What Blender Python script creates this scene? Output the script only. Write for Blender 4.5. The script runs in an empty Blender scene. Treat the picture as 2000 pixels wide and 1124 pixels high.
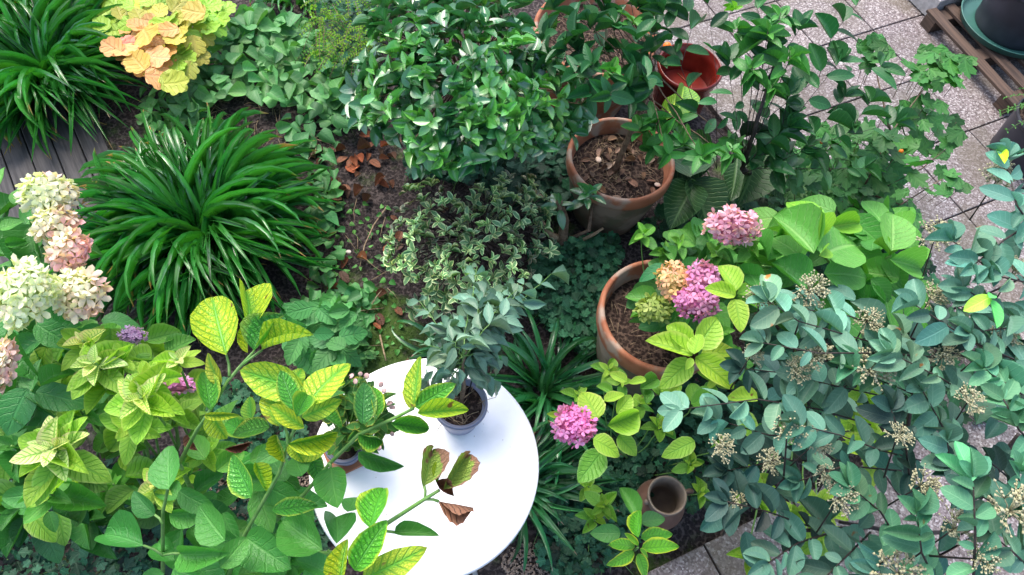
import bpy, math, random
import numpy as np
from mathutils import Vector, Matrix, Euler, noise

random.seed(11); np.random.seed(11)
SC = bpy.context.scene
COL = SC.collection

# ------------------------------------------------------------------ camera
IW, IH, FPX = 2000.0, 1124.0, 1440.0
CAM_H, TILT, ROLL = 3.15, math.radians(30), math.radians(8)
cd = bpy.data.cameras.new('camera')
cam = bpy.data.objects.new('camera', cd); COL.objects.link(cam)
cd.sensor_width = 36.0; cd.lens = 36.0*FPX/IW; cd.clip_start = 0.05; cd.clip_end = 200
CR = Matrix.Rotation(TILT, 3, 'X') @ Matrix.Rotation(ROLL, 3, 'Z')
cam.matrix_world = Matrix.Translation((0, 0, CAM_H)) @ CR.to_4x4()
SC.camera = cam
CRI = CR.inverted()

# ------------------------------------------------------------------ light
SUN_EL, SUN_AZ = math.radians(58), math.radians(-35)
world = bpy.data.worlds.new('World'); SC.world = world; world.use_nodes = True
wn = world.node_tree; wn.nodes.clear()
sky = wn.nodes.new('ShaderNodeTexSky'); sky.sky_type = 'NISHITA'; sky.sun_disc = False
sky.sun_elevation = SUN_EL; sky.sun_rotation = SUN_AZ
sky.air_density = 1.0; sky.dust_density = 3.5; sky.ozone_density = 1.0
bg = wn.nodes.new('ShaderNodeBackground'); bg.inputs['Strength'].default_value = 0.15
wo = wn.nodes.new('ShaderNodeOutputWorld')
wn.links.new(sky.outputs[0], bg.inputs[0]); wn.links.new(bg.outputs[0], wo.inputs[0])
sl = bpy.data.lights.new('sun', 'SUN'); sl.energy = 0.95; sl.angle = math.radians(40); sl.color = (1.0, 0.96, 0.9)
so = bpy.data.objects.new('sun', sl); COL.objects.link(so)
sdir = Vector((math.sin(SUN_AZ)*math.cos(SUN_EL), math.cos(SUN_AZ)*math.cos(SUN_EL), math.sin(SUN_EL)))
so.rotation_euler = sdir.to_track_quat('Z', 'Y').to_euler(); so.location = (0, 0, 8)
SC.view_settings.view_transform = 'Standard'; SC.view_settings.look = 'None'
SC.view_settings.exposure = 1.5; SC.view_settings.gamma = 1.0; SC.view_settings.use_curve_mapping = False

# ------------------------------------------------------------------ helpers
def W(u, v, z):
    """world point at height z seen at picture position (u, v)"""
    d = CR @ Vector(((u-IW/2)/FPX, -(v-IH/2)/FPX, -1.0))
    t = (z-CAM_H)/d.z
    return Vector((0, 0, CAM_H)) + d*t

def PX(p):
    q = CRI @ (Vector(p)-Vector((0, 0, CAM_H)))
    return (IW/2+FPX*q.x/-q.z, IH/2-FPX*q.y/-q.z)

def PPM(u, v, z):
    q = CRI @ (W(u, v, z)-Vector((0, 0, CAM_H)))
    return FPX/-q.z

def R(a, b): return random.uniform(a, b)
def G(s=1.0): return random.gauss(0, s)
def rad(d): return math.radians(d)

# ---- materials
MATS = {}
def node_mat(name):
    m = bpy.data.materials.new(name); m.use_nodes = True
    nt = m.node_tree; nt.nodes.clear()
    out = nt.nodes.new('ShaderNodeOutputMaterial')
    b = nt.nodes.new('ShaderNodeBsdfPrincipled')
    nt.links.new(b.outputs[0], out.inputs[0])
    MATS[name] = m
    return m, nt, b, out

class NB:
    def __init__(s, nt): s.nt = nt
    def _in(s, sock, val):
        if hasattr(val, 'is_output'): s.nt.links.new(val, sock)
        else:
            try: sock.default_value = val
            except Exception: sock.default_value = (*val, 1.0)
    def m(s, op, a, b=None, c=None):
        n = s.nt.nodes.new('ShaderNodeMath'); n.operation = op
        s._in(n.inputs[0], a)
        if b is not None: s._in(n.inputs[1], b)
        if c is not None: s._in(n.inputs[2], c)
        return n.outputs[0]
    def rng(s, v, a, b, c=0.0, d=1.0, smooth=True):
        n = s.nt.nodes.new('ShaderNodeMapRange'); n.interpolation_type = 'SMOOTHSTEP' if smooth else 'LINEAR'
        for k, x in enumerate((v, a, b, c, d)): s._in(n.inputs[k], x)
        return n.outputs[0]
    def mix(s, f, a, b, mode='MIX'):
        n = s.nt.nodes.new('ShaderNodeMix'); n.data_type = 'RGBA'; n.blend_type = mode
        s._in(n.inputs[0], f)
        for k, x in ((6, a), (7, b)):
            if hasattr(x, 'is_output'): s.nt.links.new(x, n.inputs[k])
            else: n.inputs[k].default_value = (*x, 1.0) if len(x) == 3 else x
        return n.outputs[2]
    def noise(s, scale, vec=None, detail=3.0, rough=0.5, dist=0.0):
        n = s.nt.nodes.new('ShaderNodeTexNoise')
        n.inputs['Scale'].default_value = scale; n.inputs['Detail'].default_value = detail
        n.inputs['Roughness'].default_value = rough; n.inputs['Distortion'].default_value = dist
        if vec is not None: s.nt.links.new(vec, n.inputs['Vector'])
        return n
    def vor(s, scale, vec=None, feature='F1'):
        n = s.nt.nodes.new('ShaderNodeTexVoronoi'); n.feature = feature; n.inputs['Scale'].default_value = scale
        if vec is not None: s.nt.links.new(vec, n.inputs['Vector'])
        return n
    def ramp(s, f, stops):
        n = s.nt.nodes.new('ShaderNodeValToRGB'); s.nt.links.new(f, n.inputs[0])
        e = n.color_ramp.elements
        e[0].position, e[0].color = stops[0][0], (*stops[0][1], 1)
        e[1].position, e[1].color = stops[1][0], (*stops[1][1], 1)
        for p, c in stops[2:]:
            x = e.new(p); x.color = (*c, 1)
        return n.outputs[0]
    def coord(s, which='Object'):
        n = s.nt.nodes.new('ShaderNodeTexCoord'); return n.outputs[which]
    def geo_pos(s):
        return s.nt.nodes.new('ShaderNodeNewGeometry').outputs['Position']
    def bump(s, h, strength, dist, target):
        n = s.nt.nodes.new('ShaderNodeBump'); n.inputs['Strength'].default_value = strength
        n.inputs['Distance'].default_value = dist
        s.nt.links.new(h, n.inputs['Height']); s.nt.links.new(n.outputs[0], target)
        return n.outputs[0]

def leaf_mat(name, base, vein=None, nv=7, vstr=0.7, slope=1.5, vw=0.35, edge=None, ew=(0.75, 1.0),
             rough=0.42, spec=0.5, trans=0.25, net=0.0, center=None, cw=0.5, spots=0.0, mott=0.25, bump=0.4, quilt=True, tips=0.0,
             brown=None, coat=0.0):
    m, nt, b, out = node_mat(name)
    N = NB(nt)
    uvn = nt.nodes.new('ShaderNodeUVMap'); uvn.uv_map = 'UVMap'
    sp = nt.nodes.new('ShaderNodeSeparateXYZ'); nt.links.new(uvn.outputs[0], sp.inputs[0])
    ax = N.m('ABSOLUTE', N.m('MULTIPLY_ADD', sp.outputs[0], 2.0, -1.0))
    y = sp.outputs[1]
    oi = nt.nodes.new('ShaderNodeObjectInfo')
    at = nt.nodes.new('ShaderNodeAttribute'); at.attribute_name = 'tint'
    # position-based noise keeps every leaf different
    pos = N.geo_pos()
    nz = N.noise(28.0, pos, 3.0)
    big = N.noise(7.0, pos, 2.0)
    wob = N.m('MULTIPLY_ADD', nz.outputs[0], 0.9, -0.45)
    ph = N.m('ADD', N.m('SUBTRACT', N.m('MULTIPLY', y, nv), N.m('MULTIPLY', ax, slope)), wob)
    d = N.m('MULTIPLY', N.m('ABSOLUTE', N.m('SUBTRACT', N.m('FRACT', ph), 0.5)), 2.0)
    vmask = N.rng(d, 1.0-vw, 1.0)
    mid = N.rng(ax, 0.02, 0.13, 1.0, 0.0)
    vm = N.m('MAXIMUM', vmask, mid)
    height = N.m('MULTIPLY', vm, -1.0)
    col = base
    if center is not None:
        cf = N.m('MULTIPLY', N.rng(N.m('ADD', ax, N.m('MULTIPLY_ADD', big.outputs[0], 0.9, -0.45)), 0.0, cw, 1.0, 0.0), 0.85)
        col = N.mix(cf, base, center)
    if vein is not None:
        f = vm
        if net > 0:
            cb = nt.nodes.new('ShaderNodeCombineXYZ')
            nt.links.new(N.m('MULTIPLY', N.m('ADD', sp.outputs[0], N.m('MULTIPLY', nz.outputs[0], .08)), 11.0), cb.inputs[0]); nt.links.new(N.m('ADD', N.m('MULTIPLY', y, 18.0), N.m('MULTIPLY', oi.outputs['Random'], 90.0)), cb.inputs[1])
            vo = N.vor(1.0, cb.outputs[0], 'DISTANCE_TO_EDGE')
            nm = N.m('MULTIPLY', N.rng(vo.outputs['Distance'], 0.0, 0.2, 1.0, 0.0), net)
            f = N.m('MAXIMUM', vm, nm)
            height = N.m('MULTIPLY', f, -1.0)
        col = N.mix(N.m('MULTIPLY', f, vstr), col, vein)
    if edge is not None:
        ef = N.rng(N.m('ADD', ax, N.m('MULTIPLY_ADD', nz.outputs[0], 0.4, -0.2)), ew[0], ew[1])
        col = N.mix(ef, col, edge)
    if brown is not None:
        bf = N.rng(N.m('ADD', N.m('MULTIPLY', N.m('MAXIMUM', ax, y), 0.55), N.m('MULTIPLY', nz.outputs[0], 0.95)), brown[0], brown[1])
        col = N.mix(bf, col, N.mix(big.outputs[0], (0.2, 0.08, 0.05), (0.5, 0.29, 0.2)))
    if spots > 0:
        sn = N.noise(19.0, pos, 2.0)
        col = N.mix(N.rng(sn.outputs[0], 0.74-spots, 0.79-spots), col, (0.2, 0.1, 0.03))
    if tips > 0:
        col = N.mix(N.rng(N.m('ADD', y, N.m('MULTIPLY_ADD', big.outputs[0], 0.5, -0.25)), 1.0-tips*.5, 1.0), col, (0.3, 0.22, 0.07))
    mf = N.m('MULTIPLY_ADD', big.outputs[0], mott*2, 1.0-mott)
    col = N.mix(1.0, col, oi.outputs['Color'], 'MULTIPLY')
    col = N.mix(1.0, col, at.outputs['Color'], 'MULTIPLY')
    hs = nt.nodes.new('ShaderNodeHueSaturation'); nt.links.new(mf, hs.inputs['Value']); nt.links.new(col, hs.inputs['Color'])
    col = hs.outputs[0]
    nt.links.new(col, b.inputs['Base Color'])
    b.inputs['Roughness'].default_value = rough
    nt.links.new(N.m('MULTIPLY_ADD', nz.outputs[0], 0.25, rough-0.12), b.inputs['Roughness'])
    b.inputs['Specular IOR Level'].default_value = spec
    if coat: b.inputs['Coat Weight'].default_value = coat; b.inputs['Coat Roughness'].default_value = 0.25
    if quilt:
        hh = N.m('ADD', height, N.m('MULTIPLY', nz.outputs[0], 0.5))
        bn = N.bump(hh, bump, 0.004, b.inputs['Normal'])
    tr = nt.nodes.new('ShaderNodeBsdfTranslucent')
    tc = N.mix(0.35, col, (0.5, 0.75, 0.05), 'MULTIPLY')
    nt.links.new(N.mix(1.0, col, (1.25, 1.35, 0.5), 'MULTIPLY'), tr.inputs[0])
    mx = nt.nodes.new('ShaderNodeMixShader'); mx.inputs[0].default_value = trans
    nt.links.new(b.outputs[0], mx.inputs[1]); nt.links.new(tr.outputs[0], mx.inputs[2])
    nt.links.new(mx.outputs[0], out.inputs[0])
    return m

def simple_mat(name, c1, c2, scale=20.0, rough=0.7, bump=0.3, dist=0.003, detail=5.0, c3=None, s3=3.0, spec=0.4, lo=0.35, hi=0.65, tint=False):
    m, nt, b, out = node_mat(name); N = NB(nt)
    pos = N.geo_pos()
    n1 = N.noise(scale, pos, detail)
    col = N.mix(N.rng(n1.outputs[0], lo, hi), c1, c2)
    if c3 is not None:
        n3 = N.noise(s3, pos, 4.0)
        col = N.mix(N.rng(n3.outputs[0], 0.48, 0.64), col, c3)
    if tint:
        oi = nt.nodes.new('ShaderNodeObjectInfo'); col = N.mix(1.0, col, oi.outputs['Color'], 'MULTIPLY')
    nt.links.new(col, b.inputs['Base Color'])
    b.inputs['Roughness'].default_value = rough; b.inputs['Specular IOR Level'].default_value = spec
    if bump: N.bump(n1.outputs[0], bump, dist, b.inputs['Normal'])
    return m

# foliage
leaf_mat('hydrangea_green', (0.055, 0.215, 0.035), (0.14, 0.34, 0.08), nv=6, vstr=0.35, vw=0.25, rough=0.45, net=0.25, mott=0.3, bump=0.55, trans=0.22)
leaf_mat('hydrangea_lime', (0.36, 0.58, 0.055), (0.13, 0.40, 0.03), spots=0.02, net=0.25, nv=8, vstr=0.55, vw=0.38, rough=0.45, edge=(0.48, 0.62, 0.12), bump=0.7, trans=0.35, slope=1.9)
leaf_mat('hydrangea_pale', (0.62, 0.72, 0.24), (0.16, 0.45, 0.03), nv=8, vstr=0.85, vw=0.42, rough=0.5, edge=(0.62, 0.58, 0.3), ew=(0.7, 1.0), bump=0.6, trans=0.25, slope=1.9)
leaf_mat('hydrangea_chlorotic', (0.52, 0.64, 0.04), (0.07, 0.34, 0.025), nv=8, vstr=0.75, vw=0.45, net=0.5, rough=0.42, center=(0.16, 0.46, 0.03), cw=0.6, spots=0.05, bump=0.9, trans=0.25)
leaf_mat('hydrangea_veined', (0.10, 0.40, 0.04), (0.025, 0.17, 0.025), nv=9, vstr=0.65, vw=0.45, net=0.55, rough=0.38, edge=(0.42, 0.58, 0.06), ew=(0.72, 1.0), bump=1.0, trans=0.2)
leaf_mat('withered_leaf', (0.36, 0.5, 0.1), (0.08, 0.25, 0.03), nv=8, vstr=0.6, net=0.5, brown=(0.90, 0.99), rough=0.6, bump=0.9, trans=0.15)
leaf_mat('dead_leaf', (0.17, 0.085, 0.05), (0.09, 0.045, 0.03), nv=6, vstr=0.5, rough=0.7, bump=0.8, trans=0.1)
leaf_mat('camellia_leaf', (0.035, 0.18, 0.045), (0.09, 0.29, 0.08), nv=7, vstr=0.3, vw=0.2, rough=0.3, spec=0.9, coat=1.0, trans=0.12, bump=0.25)
leaf_mat('citrus_leaf', (0.022, 0.115, 0.03), (0.06, 0.22, 0.06), nv=7, vstr=0.35, vw=0.2, rough=0.4, spec=0.5, trans=0.2, bump=0.3)
leaf_mat('lobed_leaf', (0.03, 0.15, 0.022), (0.07, 0.24, 0.05), nv=5, vstr=0.3, rough=0.55, trans=0.25, bump=0.3)
leaf_mat('grey_leaf', (0.085, 0.215, 0.14), (0.19, 0.34, 0.235), nv=7, spots=0.03, net=0.15, vstr=0.45, vw=0.2, rough=0.55, spec=0.4, trans=0.12, bump=0.3, mott=0.3)
leaf_mat('ficus_leaf', (0.12, 0.24, 0.155), (0.24, 0.36, 0.26), nv=6, vstr=0.4, vw=0.2, rough=0.4, trans=0.15, bump=0.3)
leaf_mat('pittosporum_leaf', (0.09, 0.22, 0.08), (0.22, 0.36, 0.16), nv=4, vstr=0.4, vw=0.2, edge=(0.48, 0.6, 0.3), ew=(0.45, 0.9), rough=0.4, trans=0.15, bump=0.2)
leaf_mat('ivy_leaf', (0.022, 0.10, 0.042), (0.07, 0.2, 0.10), nv=5, vstr=0.4, vw=0.25, spec=0.3, rough=0.55, trans=0.15, bump=0.3)
leaf_mat('vine_leaf', (0.085, 0.27, 0.07), (0.17, 0.37, 0.13), nv=5, vstr=0.4, vw=0.25, rough=0.5, trans=0.25, bump=0.35)
leaf_mat('heuchera_leaf', (0.38, 0.48, 0.07), (0.5, 0.5, 0.14), nv=5, vstr=0.3, rough=0.5, trans=0.2, bump=0.6, mott=0.2)
leaf_mat('striped_leaf', (0.02, 0.075, 0.018), (0.13, 0.25, 0.09), nv=13, vstr=0.6, vw=0.3, slope=3.2, rough=0.45, trans=0.15, bump=0.7)
leaf_mat('big_leaf', (0.12, 0.38, 0.06), (0.3, 0.56, 0.17), nv=8, vstr=0.6, vw=0.2, slope=2.0, rough=0.5, trans=0.3, bump=0.7, net=0.2)
leaf_mat('blade', (0.035, 0.23, 0.035), (0.07, 0.34, 0.06), nv=0, vstr=0.4, tips=0.12, rough=0.3, spec=1.0, trans=0.2, bump=0.2, coat=1.0)
leaf_mat('nettle_leaf', (0.075, 0.27, 0.07), (0.03, 0.16, 0.05), nv=6, vstr=0.35, rough=0.55, trans=0.25, bump=0.6)
leaf_mat('petal', (1.0, 1.0, 1.0), (0.8, 0.75, 0.8), nv=0, vstr=0.2, rough=0.6, spec=0.25, trans=0.3, bump=0.1, mott=0.12)
# other
simple_mat('stem_green', (0.10, 0.24, 0.045), (0.16, 0.3, 0.08), 60, 0.5, 0.1)
simple_mat('stem_brown', (0.10, 0.065, 0.04), (0.2, 0.14, 0.09), 70, 0.8, 0.5)
simple_mat('stem_dark', (0.018, 0.013, 0.012), (0.05, 0.035, 0.03), 70, 0.7, 0.5)
simple_mat('stem_cream', (0.34, 0.33, 0.18), (0.46, 0.43, 0.28), 90, 0.7, 0.1)
simple_mat('twig_tan', (0.22, 0.15, 0.09), (0.34, 0.26, 0.16), 80, 0.8, 0.3)
simple_mat('terracotta', (0.27, 0.09, 0.042), (0.36, 0.14, 0.07), 11, 0.75, 0.3, 0.004, c3=(0.34, 0.25, 0.19), s3=10)
simple_mat('terracotta_mossy', (0.16, 0.10, 0.065), (0.12, 0.115, 0.07), 7, 0.85, 0.5, 0.006, c3=(0.26, 0.2, 0.15), s3=6)
simple_mat('glazed_red', (0.12, 0.01, 0.006), (0.2, 0.022, 0.012), 8, 0.25, 0.1, spec=0.6)
simple_mat('rusty_clay', (0.10, 0.05, 0.035), (0.15, 0.078, 0.055), 14, 0.6, 0.4, 0.003, c3=(0.12, 0.09, 0.07))
simple_mat('clay_lip', (0.15, 0.115, 0.09), (0.2, 0.155, 0.12), 20, 0.6, 0.3)
simple_mat('grey_plastic', (0.17, 0.18, 0.25), (0.21, 0.22, 0.3), 5, 0.4, 0.05)
simple_mat('black_plastic', (0.018, 0.018, 0.026), (0.03, 0.03, 0.042), 6, 0.45, 0.05)
simple_mat('green_plastic', (0.035, 0.115, 0.095), (0.05, 0.15, 0.12), 6, 0.4, 0.1)
simple_mat('white_enamel', (0.80, 0.795, 0.79), (0.88, 0.875, 0.875), 9, 0.45, 0.03, c3=(0.9, 0.895, 0.89), s3=3, lo=.3, hi=.5)
simple_mat('white_metal', (0.7, 0.7, 0.7), (0.78, 0.78, 0.78), 20, 0.45, 0.05)
simple_mat('orange_fruit', (0.85, 0.2, 0.015), (0.75, 0.15, 0.01), 30, 0.4, 0.2, 0.001)
simple_mat('concrete', (0.3, 0.29, 0.28), (0.42, 0.4, 0.39), 30, 0.85, 0.4, 0.002)
simple_mat('pebble', (0.4, 0.36, 0.32), (0.62, 0.56, 0.5), 40, 0.7, 0.2, tint=True)
simple_mat('label_black', (0.012, 0.012, 0.015), (0.02, 0.02, 0.022), 10, 0.4, 0.02)

def soil_mat(name, dark, mid, light, moss=None):
    m, nt, b, out = node_mat(name); N = NB(nt)
    pos = N.geo_pos()
    a = N.noise(5, pos, 8, 0.65); f = N.noise(95, pos, 6, 0.7); v = N.vor(60, pos)
    col = N.mix(N.rng(f.outputs[0], 0.35, 0.68), dark, mid)
    col = N.mix(N.rng(N.m('MULTIPLY', f.outputs[0], v.outputs['Distance']), 0.2, 0.42), col, light)
    if moss is not None:
        mn = N.noise(2.6, pos, 6, 0.65)
        vm = nt.nodes.new('ShaderNodeVectorMath'); vm.operation = 'DISTANCE'
        nt.links.new(pos, vm.inputs[0]); vm.inputs[1].default_value = W(700, 650, 0)
        near = N.rng(vm.outputs['Value'], 0.12, 0.5, 0.22, 0.0)
        col = N.mix(N.m('MULTIPLY', N.rng(N.m('ADD', mn.outputs[0], near), 0.56, 0.70), 0.75), col, moss)
    nt.links.new(col, b.inputs['Base Color']); b.inputs['Roughness'].default_value = 0.9
    b.inputs['Specular IOR Level'].default_value = 0.2
    N.bump(N.m('ADD', N.m('MULTIPLY', a.outputs[0], 1.6), f.outputs[0]), 0.9, 0.012, b.inputs['Normal'])
    return m
soil_mat('soil', (0.018, 0.014, 0.014), (0.046, 0.036, 0.034), (0.10, 0.08, 0.075), (0.06, 0.13, 0.018))
soil_mat('potting_soil', (0.016, 0.010, 0.008), (0.045, 0.028, 0.022), (0.12, 0.08, 0.06))

def terrazzo(name='terrazzo'):
    m, nt, b, out = node_mat(name); N = NB(nt)
    pos = N.geo_pos()
    v = N.vor(120, pos); v2 = N.vor(63, pos)
    s = nt.nodes.new('ShaderNodeSeparateColor'); nt.links.new(v.outputs['Color'], s.inputs[0])
    s2 = nt.nodes.new('ShaderNodeSeparateColor'); nt.links.new(v2.outputs['Color'], s2.inputs[0])
    col = N.ramp(s.outputs[0], [(0.0, (0.07, 0.053, 0.053)), (0.25, (0.125, 0.098, 0.096)), (0.5, (0.18, 0.148, 0.145)), (0.78, (0.25, 0.215, 0.21)), (0.95, (0.42, 0.39, 0.38))])
    big = N.ramp(s2.outputs[1], [(0.0, (0.08, 0.06, 0.055)), (0.5, (0.2, 0.165, 0.16)), (1.0, (0.34, 0.31, 0.3))])
    col = N.mix(N.rng(v2.outputs['Distance'], 0.24, 0.30, 0.75, 0.0), col, big)
    ns = N.noise(2.2, pos, 6, 0.6)
    col = N.mix(N.rng(ns.outputs[0], 0.42, 0.68, 0, 0.7), col, (0.10, 0.082, 0.055))
    oi = nt.nodes.new('ShaderNodeObjectInfo'); col = N.mix(1.0, col, oi.outputs['Color'], 'MULTIPLY')
    nt.links.new(col, b.inputs['Base Color']); b.inputs['Roughness'].default_value = 0.7
    N.bump(v.outputs['Distance'], 0.4, 0.002, b.inputs['Normal'])
terrazzo()

def wood(name, c1, c2, c3, stretch=(3, 60, 60), rough=0.8):
    m, nt, b, out = node_mat(name); N = NB(nt)
    mp = nt.nodes.new('ShaderNodeMapping'); mp.inputs['Scale'].default_value = stretch
    nt.links.new(N.coord('Object'), mp.inputs[0])
    oi = nt.nodes.new('ShaderNodeObjectInfo')
    va = nt.nodes.new('ShaderNodeVectorMath'); va.operation = 'ADD'; nt.links.new(mp.outputs[0], va.inputs[0])
    cbx = nt.nodes.new('ShaderNodeCombineXYZ'); nt.links.new(N.m('MULTIPLY', oi.outputs['Random'], 50.0), cbx.inputs[2]); nt.links.new(cbx.outputs[0], va.inputs[1])
    n = N.noise(1.0, va.outputs[0], 6, 0.6)
    n2 = N.noise(4.0, N.geo_pos(), 4)
    col = N.mix(N.rng(n.outputs[0], 0.35, 0.65), c1, c2)
    col = N.mix(N.rng(n2.outputs[0], 0.5, 0.7, 0, 0.6), col, c3)
    nt.links.new(col, b.inputs['Base Color']); b.inputs['Roughness'].default_value = rough
    N.bump(n.outputs[0], 0.6, 0.003, b.inputs['Normal'])
wood('deck_wood', (0.03, 0.029, 0.029), (0.075, 0.07, 0.068), (0.04, 0.04, 0.03))
wood('pallet_wood', (0.04, 0.024, 0.016), (0.10, 0.06, 0.04), (0.03, 0.02, 0.015))

# ---- meshes
def mesh_from(name, verts, faces, mat=None, uvs=None, smooth=True, tint=False):
    me = bpy.data.meshes.new(name)
    me.from_pydata([tuple(v) for v in verts], [], faces)
    if uvs is not None:
        l = me.uv_layers.new(name='UVMap')
        idx = np.empty(len(me.loops), dtype=np.int32); me.loops.foreach_get('vertex_index', idx)
        l.data.foreach_set('uv', np.asarray(uvs, dtype=np.float32)[idx].ravel())
    if tint:
        a = me.color_attributes.new('tint', 'FLOAT_COLOR', 'POINT')
        a.data.foreach_set('color', np.ones(len(me.vertices)*4, dtype=np.float32))
    if smooth: me.polygons.foreach_set('use_smooth', [True]*len(me.polygons))
    if mat: me.materials.append(MATS[mat] if isinstance(mat, str) else mat)
    me.update()
    return me

def link(name, me, parent=None, M=None, kind=None, color=None):
    o = bpy.data.objects.new(name, me); COL.objects.link(o)
    if M is not None: o.matrix_basis = M
    if parent is not None:
        o.parent = parent
        if M is not None:
            o.matrix_basis = Matrix.Translation(-LOCS[parent.name]) @ M
        else:
            o.location = -LOCS[parent.name]
    if kind: o['kind'] = kind
    if color is not None: o.color = (*color, 1.0)
    return o

LOCS = {}
def thing(name, loc, label, cat, group=None):
    o = bpy.data.objects.new(name, None); COL.objects.link(o)
    o.location = loc; o.empty_display_size = 0.1
    o['label'] = label; o['category'] = cat
    if group: o['group'] = group
    LOCS[o.name] = Vector(loc)
    return o

def struct(name, me, M=None):
    o = link(name, me, None, M); o['kind'] = 'structure'
    LOCS[o.name] = Vector(o.location); return o

SH = {}
def sh(key, verts, faces, uvs): SH[key] = (np.array([tuple(v) for v in verts], dtype=np.float64), faces, np.array(uvs, dtype=np.float64))

def leaf_shape(key, prof, segs=6, cols=(-1, -0.5, 0, 0.5, 1), cup=0.15, droop=0.15, wave=0.0, serr=0.0, curl=0.0, twist=0.0):
    """unit-length leaf along +Y, unit half-width 0.5; prof(v) gives the half width 0..1"""
    verts, uvs, faces = [], [], []
    n = len(cols)
    for i in range(segs+1):
        v = 0.35*i/segs+0.65*(0.5-0.5*math.cos(math.pi*i/segs))
        w = prof(v)*0.5
        if serr and i % 2: w *= 1.0+serr
        for c in cols:
            a = abs(c)
            z = cup*w*a*a*2 - droop*v*v + wave*math.sin(v*9+c*2)*a*0.1
            x = c*w
            yv = v
            if curl: z += curl*v*v*a
            tw = twist*v
            verts.append((x*math.cos(tw)-z*math.sin(tw)*0.3, yv, z+x*math.sin(tw)))
            uvs.append(((c+1)/2, v))
    for i in range(segs):
        for j in range(n-1):
            a = i*n+j
            faces.append((a, a+1, a+n+1, a+n))
    sh(key, verts, faces, uvs)

ovate = lambda v: max(0.02, max(0, math.sin(math.pi*v**0.86))**0.66)
ovate_a = lambda v: max(0.02, max(0, math.sin(math.pi*v**0.76))**0.68)
ellip = lambda v: max(0.03, max(0, math.sin(math.pi*v))**0.55)
obov = lambda v: max(0.04, math.sin(math.pi*v**1.35)**0.75)
lance = lambda v: max(0.03, math.sin(math.pi*v**0.8)**1.15)
for k in range(4):
    cu, dr = (0.5, 0.25, 0.8, 0.1)[k], (0.3, 0.12, 0.45, 0.6)[k]
    leaf_shape(f'ovate{k}', ovate_a, 9, cup=cu, droop=dr, wave=0.3, serr=0.04, twist=(0, .12, -.15, .1)[k])
    leaf_shape(f'ellip{k}', ellip, 7, (-1, 0, 1) if k == 9 else (-1, -0.5, 0, 0.5, 1), cup=cu, droop=dr*0.8, twist=(0, .1, -.12, .1)[k])
    leaf_shape(f'camel{k}', ovate, 6, (-1, -0.5, 0, 0.5, 1), cup=cu, droop=dr*0.9, twist=(0, .12, -.12, .1)[k])
    leaf_shape(f'obov{k}', obov, 4, (-1, 0, 1), cup=cu, droop=dr)
    leaf_shape(f'lance{k}', lance, 5, (-1, 0, 1), cup=cu, droop=dr, wave=0.3)
    leaf_shape(f'nettle{k}', lambda v: max(0.03, ovate_a(v)), 10, cup=cu*.6, droop=dr, serr=0.16)
leaf_shape('crumple0', ovate, 14, (-1, -.7, -.35, 0, .35, .7, 1), cup=1.3, droop=-0.12, wave=1.5, curl=0.3, serr=0.09, twist=0.25)
leaf_shape('crumple1', lance, 14, (-1, -.7, -.35, 0, .35, .7, 1), cup=1.8, droop=-0.1, wave=1.6, curl=0.4, serr=0.1, twist=-0.4)
leaf_shape('crumple2', ellip, 14, (-1, -.7, -.35, 0, .35, .7, 1), cup=1.1, droop=0.15, wave=1.5, curl=0.35, serr=0.06, twist=0.2)

def lobed_shape(key, lobes, depth, notch=0.6, cup=0.1, heart=0.25, scal=0.0, pts=30, aspect=1.0):
    """leaf with lobes: centre fan with one mid ring; base at origin, body ahead on +Y"""
    verts = [(0, 0, 0)]; uvs = [(0.5, 0.0)]; faces = []
    outl = []
    cy = 0.42
    for i in range(pts):
        t = i/(pts-1)
        a = -math.pi/2+rad(10)+t*(2*math.pi-rad(20))
        frac = (t*lobes) % 1.0
        r = 0.5*(1-depth*(1-math.sin(math.pi*frac)**notch))
        side = abs((t-0.5)*2)
        r *= 1.0-0.12*side
        if scal: r *= 1+scal*math.sin(t*lobes*5*math.pi)
        outl.append((r*math.cos(a)*aspect, cy+r*math.sin(a)))
    for ring, f in ((1, 0.5), (2, 1.0)):
        for (x, y) in outl:
            d = math.hypot(x, y-cy)
            xx, yy = x*f, y*f
            wv = 0.05*math.sin(math.atan2(yy-cy, xx)*lobes)*f
            verts.append((xx, yy, cup*(xx*xx+yy*yy)*1.2*(-1 if heart < 0 else 1)+wv*0.6-0.05*yy))
            uvs.append((0.5+xx*0.95, min(1, max(0, yy*1.05))))
    for i in range(pts-1):
        faces.append((0, 1+i, 2+i))
        faces.append((1+i, 1+pts+i, 2+pts+i, 2+i))
    sh(key, verts, faces, uvs)
for k in range(3):
    lobed_shape(f'heuch{k}', 7, 0.16, 0.7, cup=(0.3, -0.35, 0.5)[k], pts=29)
    lobed_shape(f'ivy{k}', 5, 0.38, 1.3, cup=(0.15, -0.3, 0.3)[k], pts=21)
    lobed_shape(f'maple{k}', 5, 0.42, 1.0, cup=(0.15, -0.3, 0.35)[k], pts=31, scal=0.09)
def heart_shape(key, cup):
    leaf_shape(key, lambda v: (1.0-max(0, v-0.28)/0.72)**0.85 if v > 0.28 else 0.72+v, 5, cup=cup, droop=0.25)
for k, c in enumerate((0.3, -0.4, 0.7)): heart_shape(f'heart{k}', c)

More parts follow.
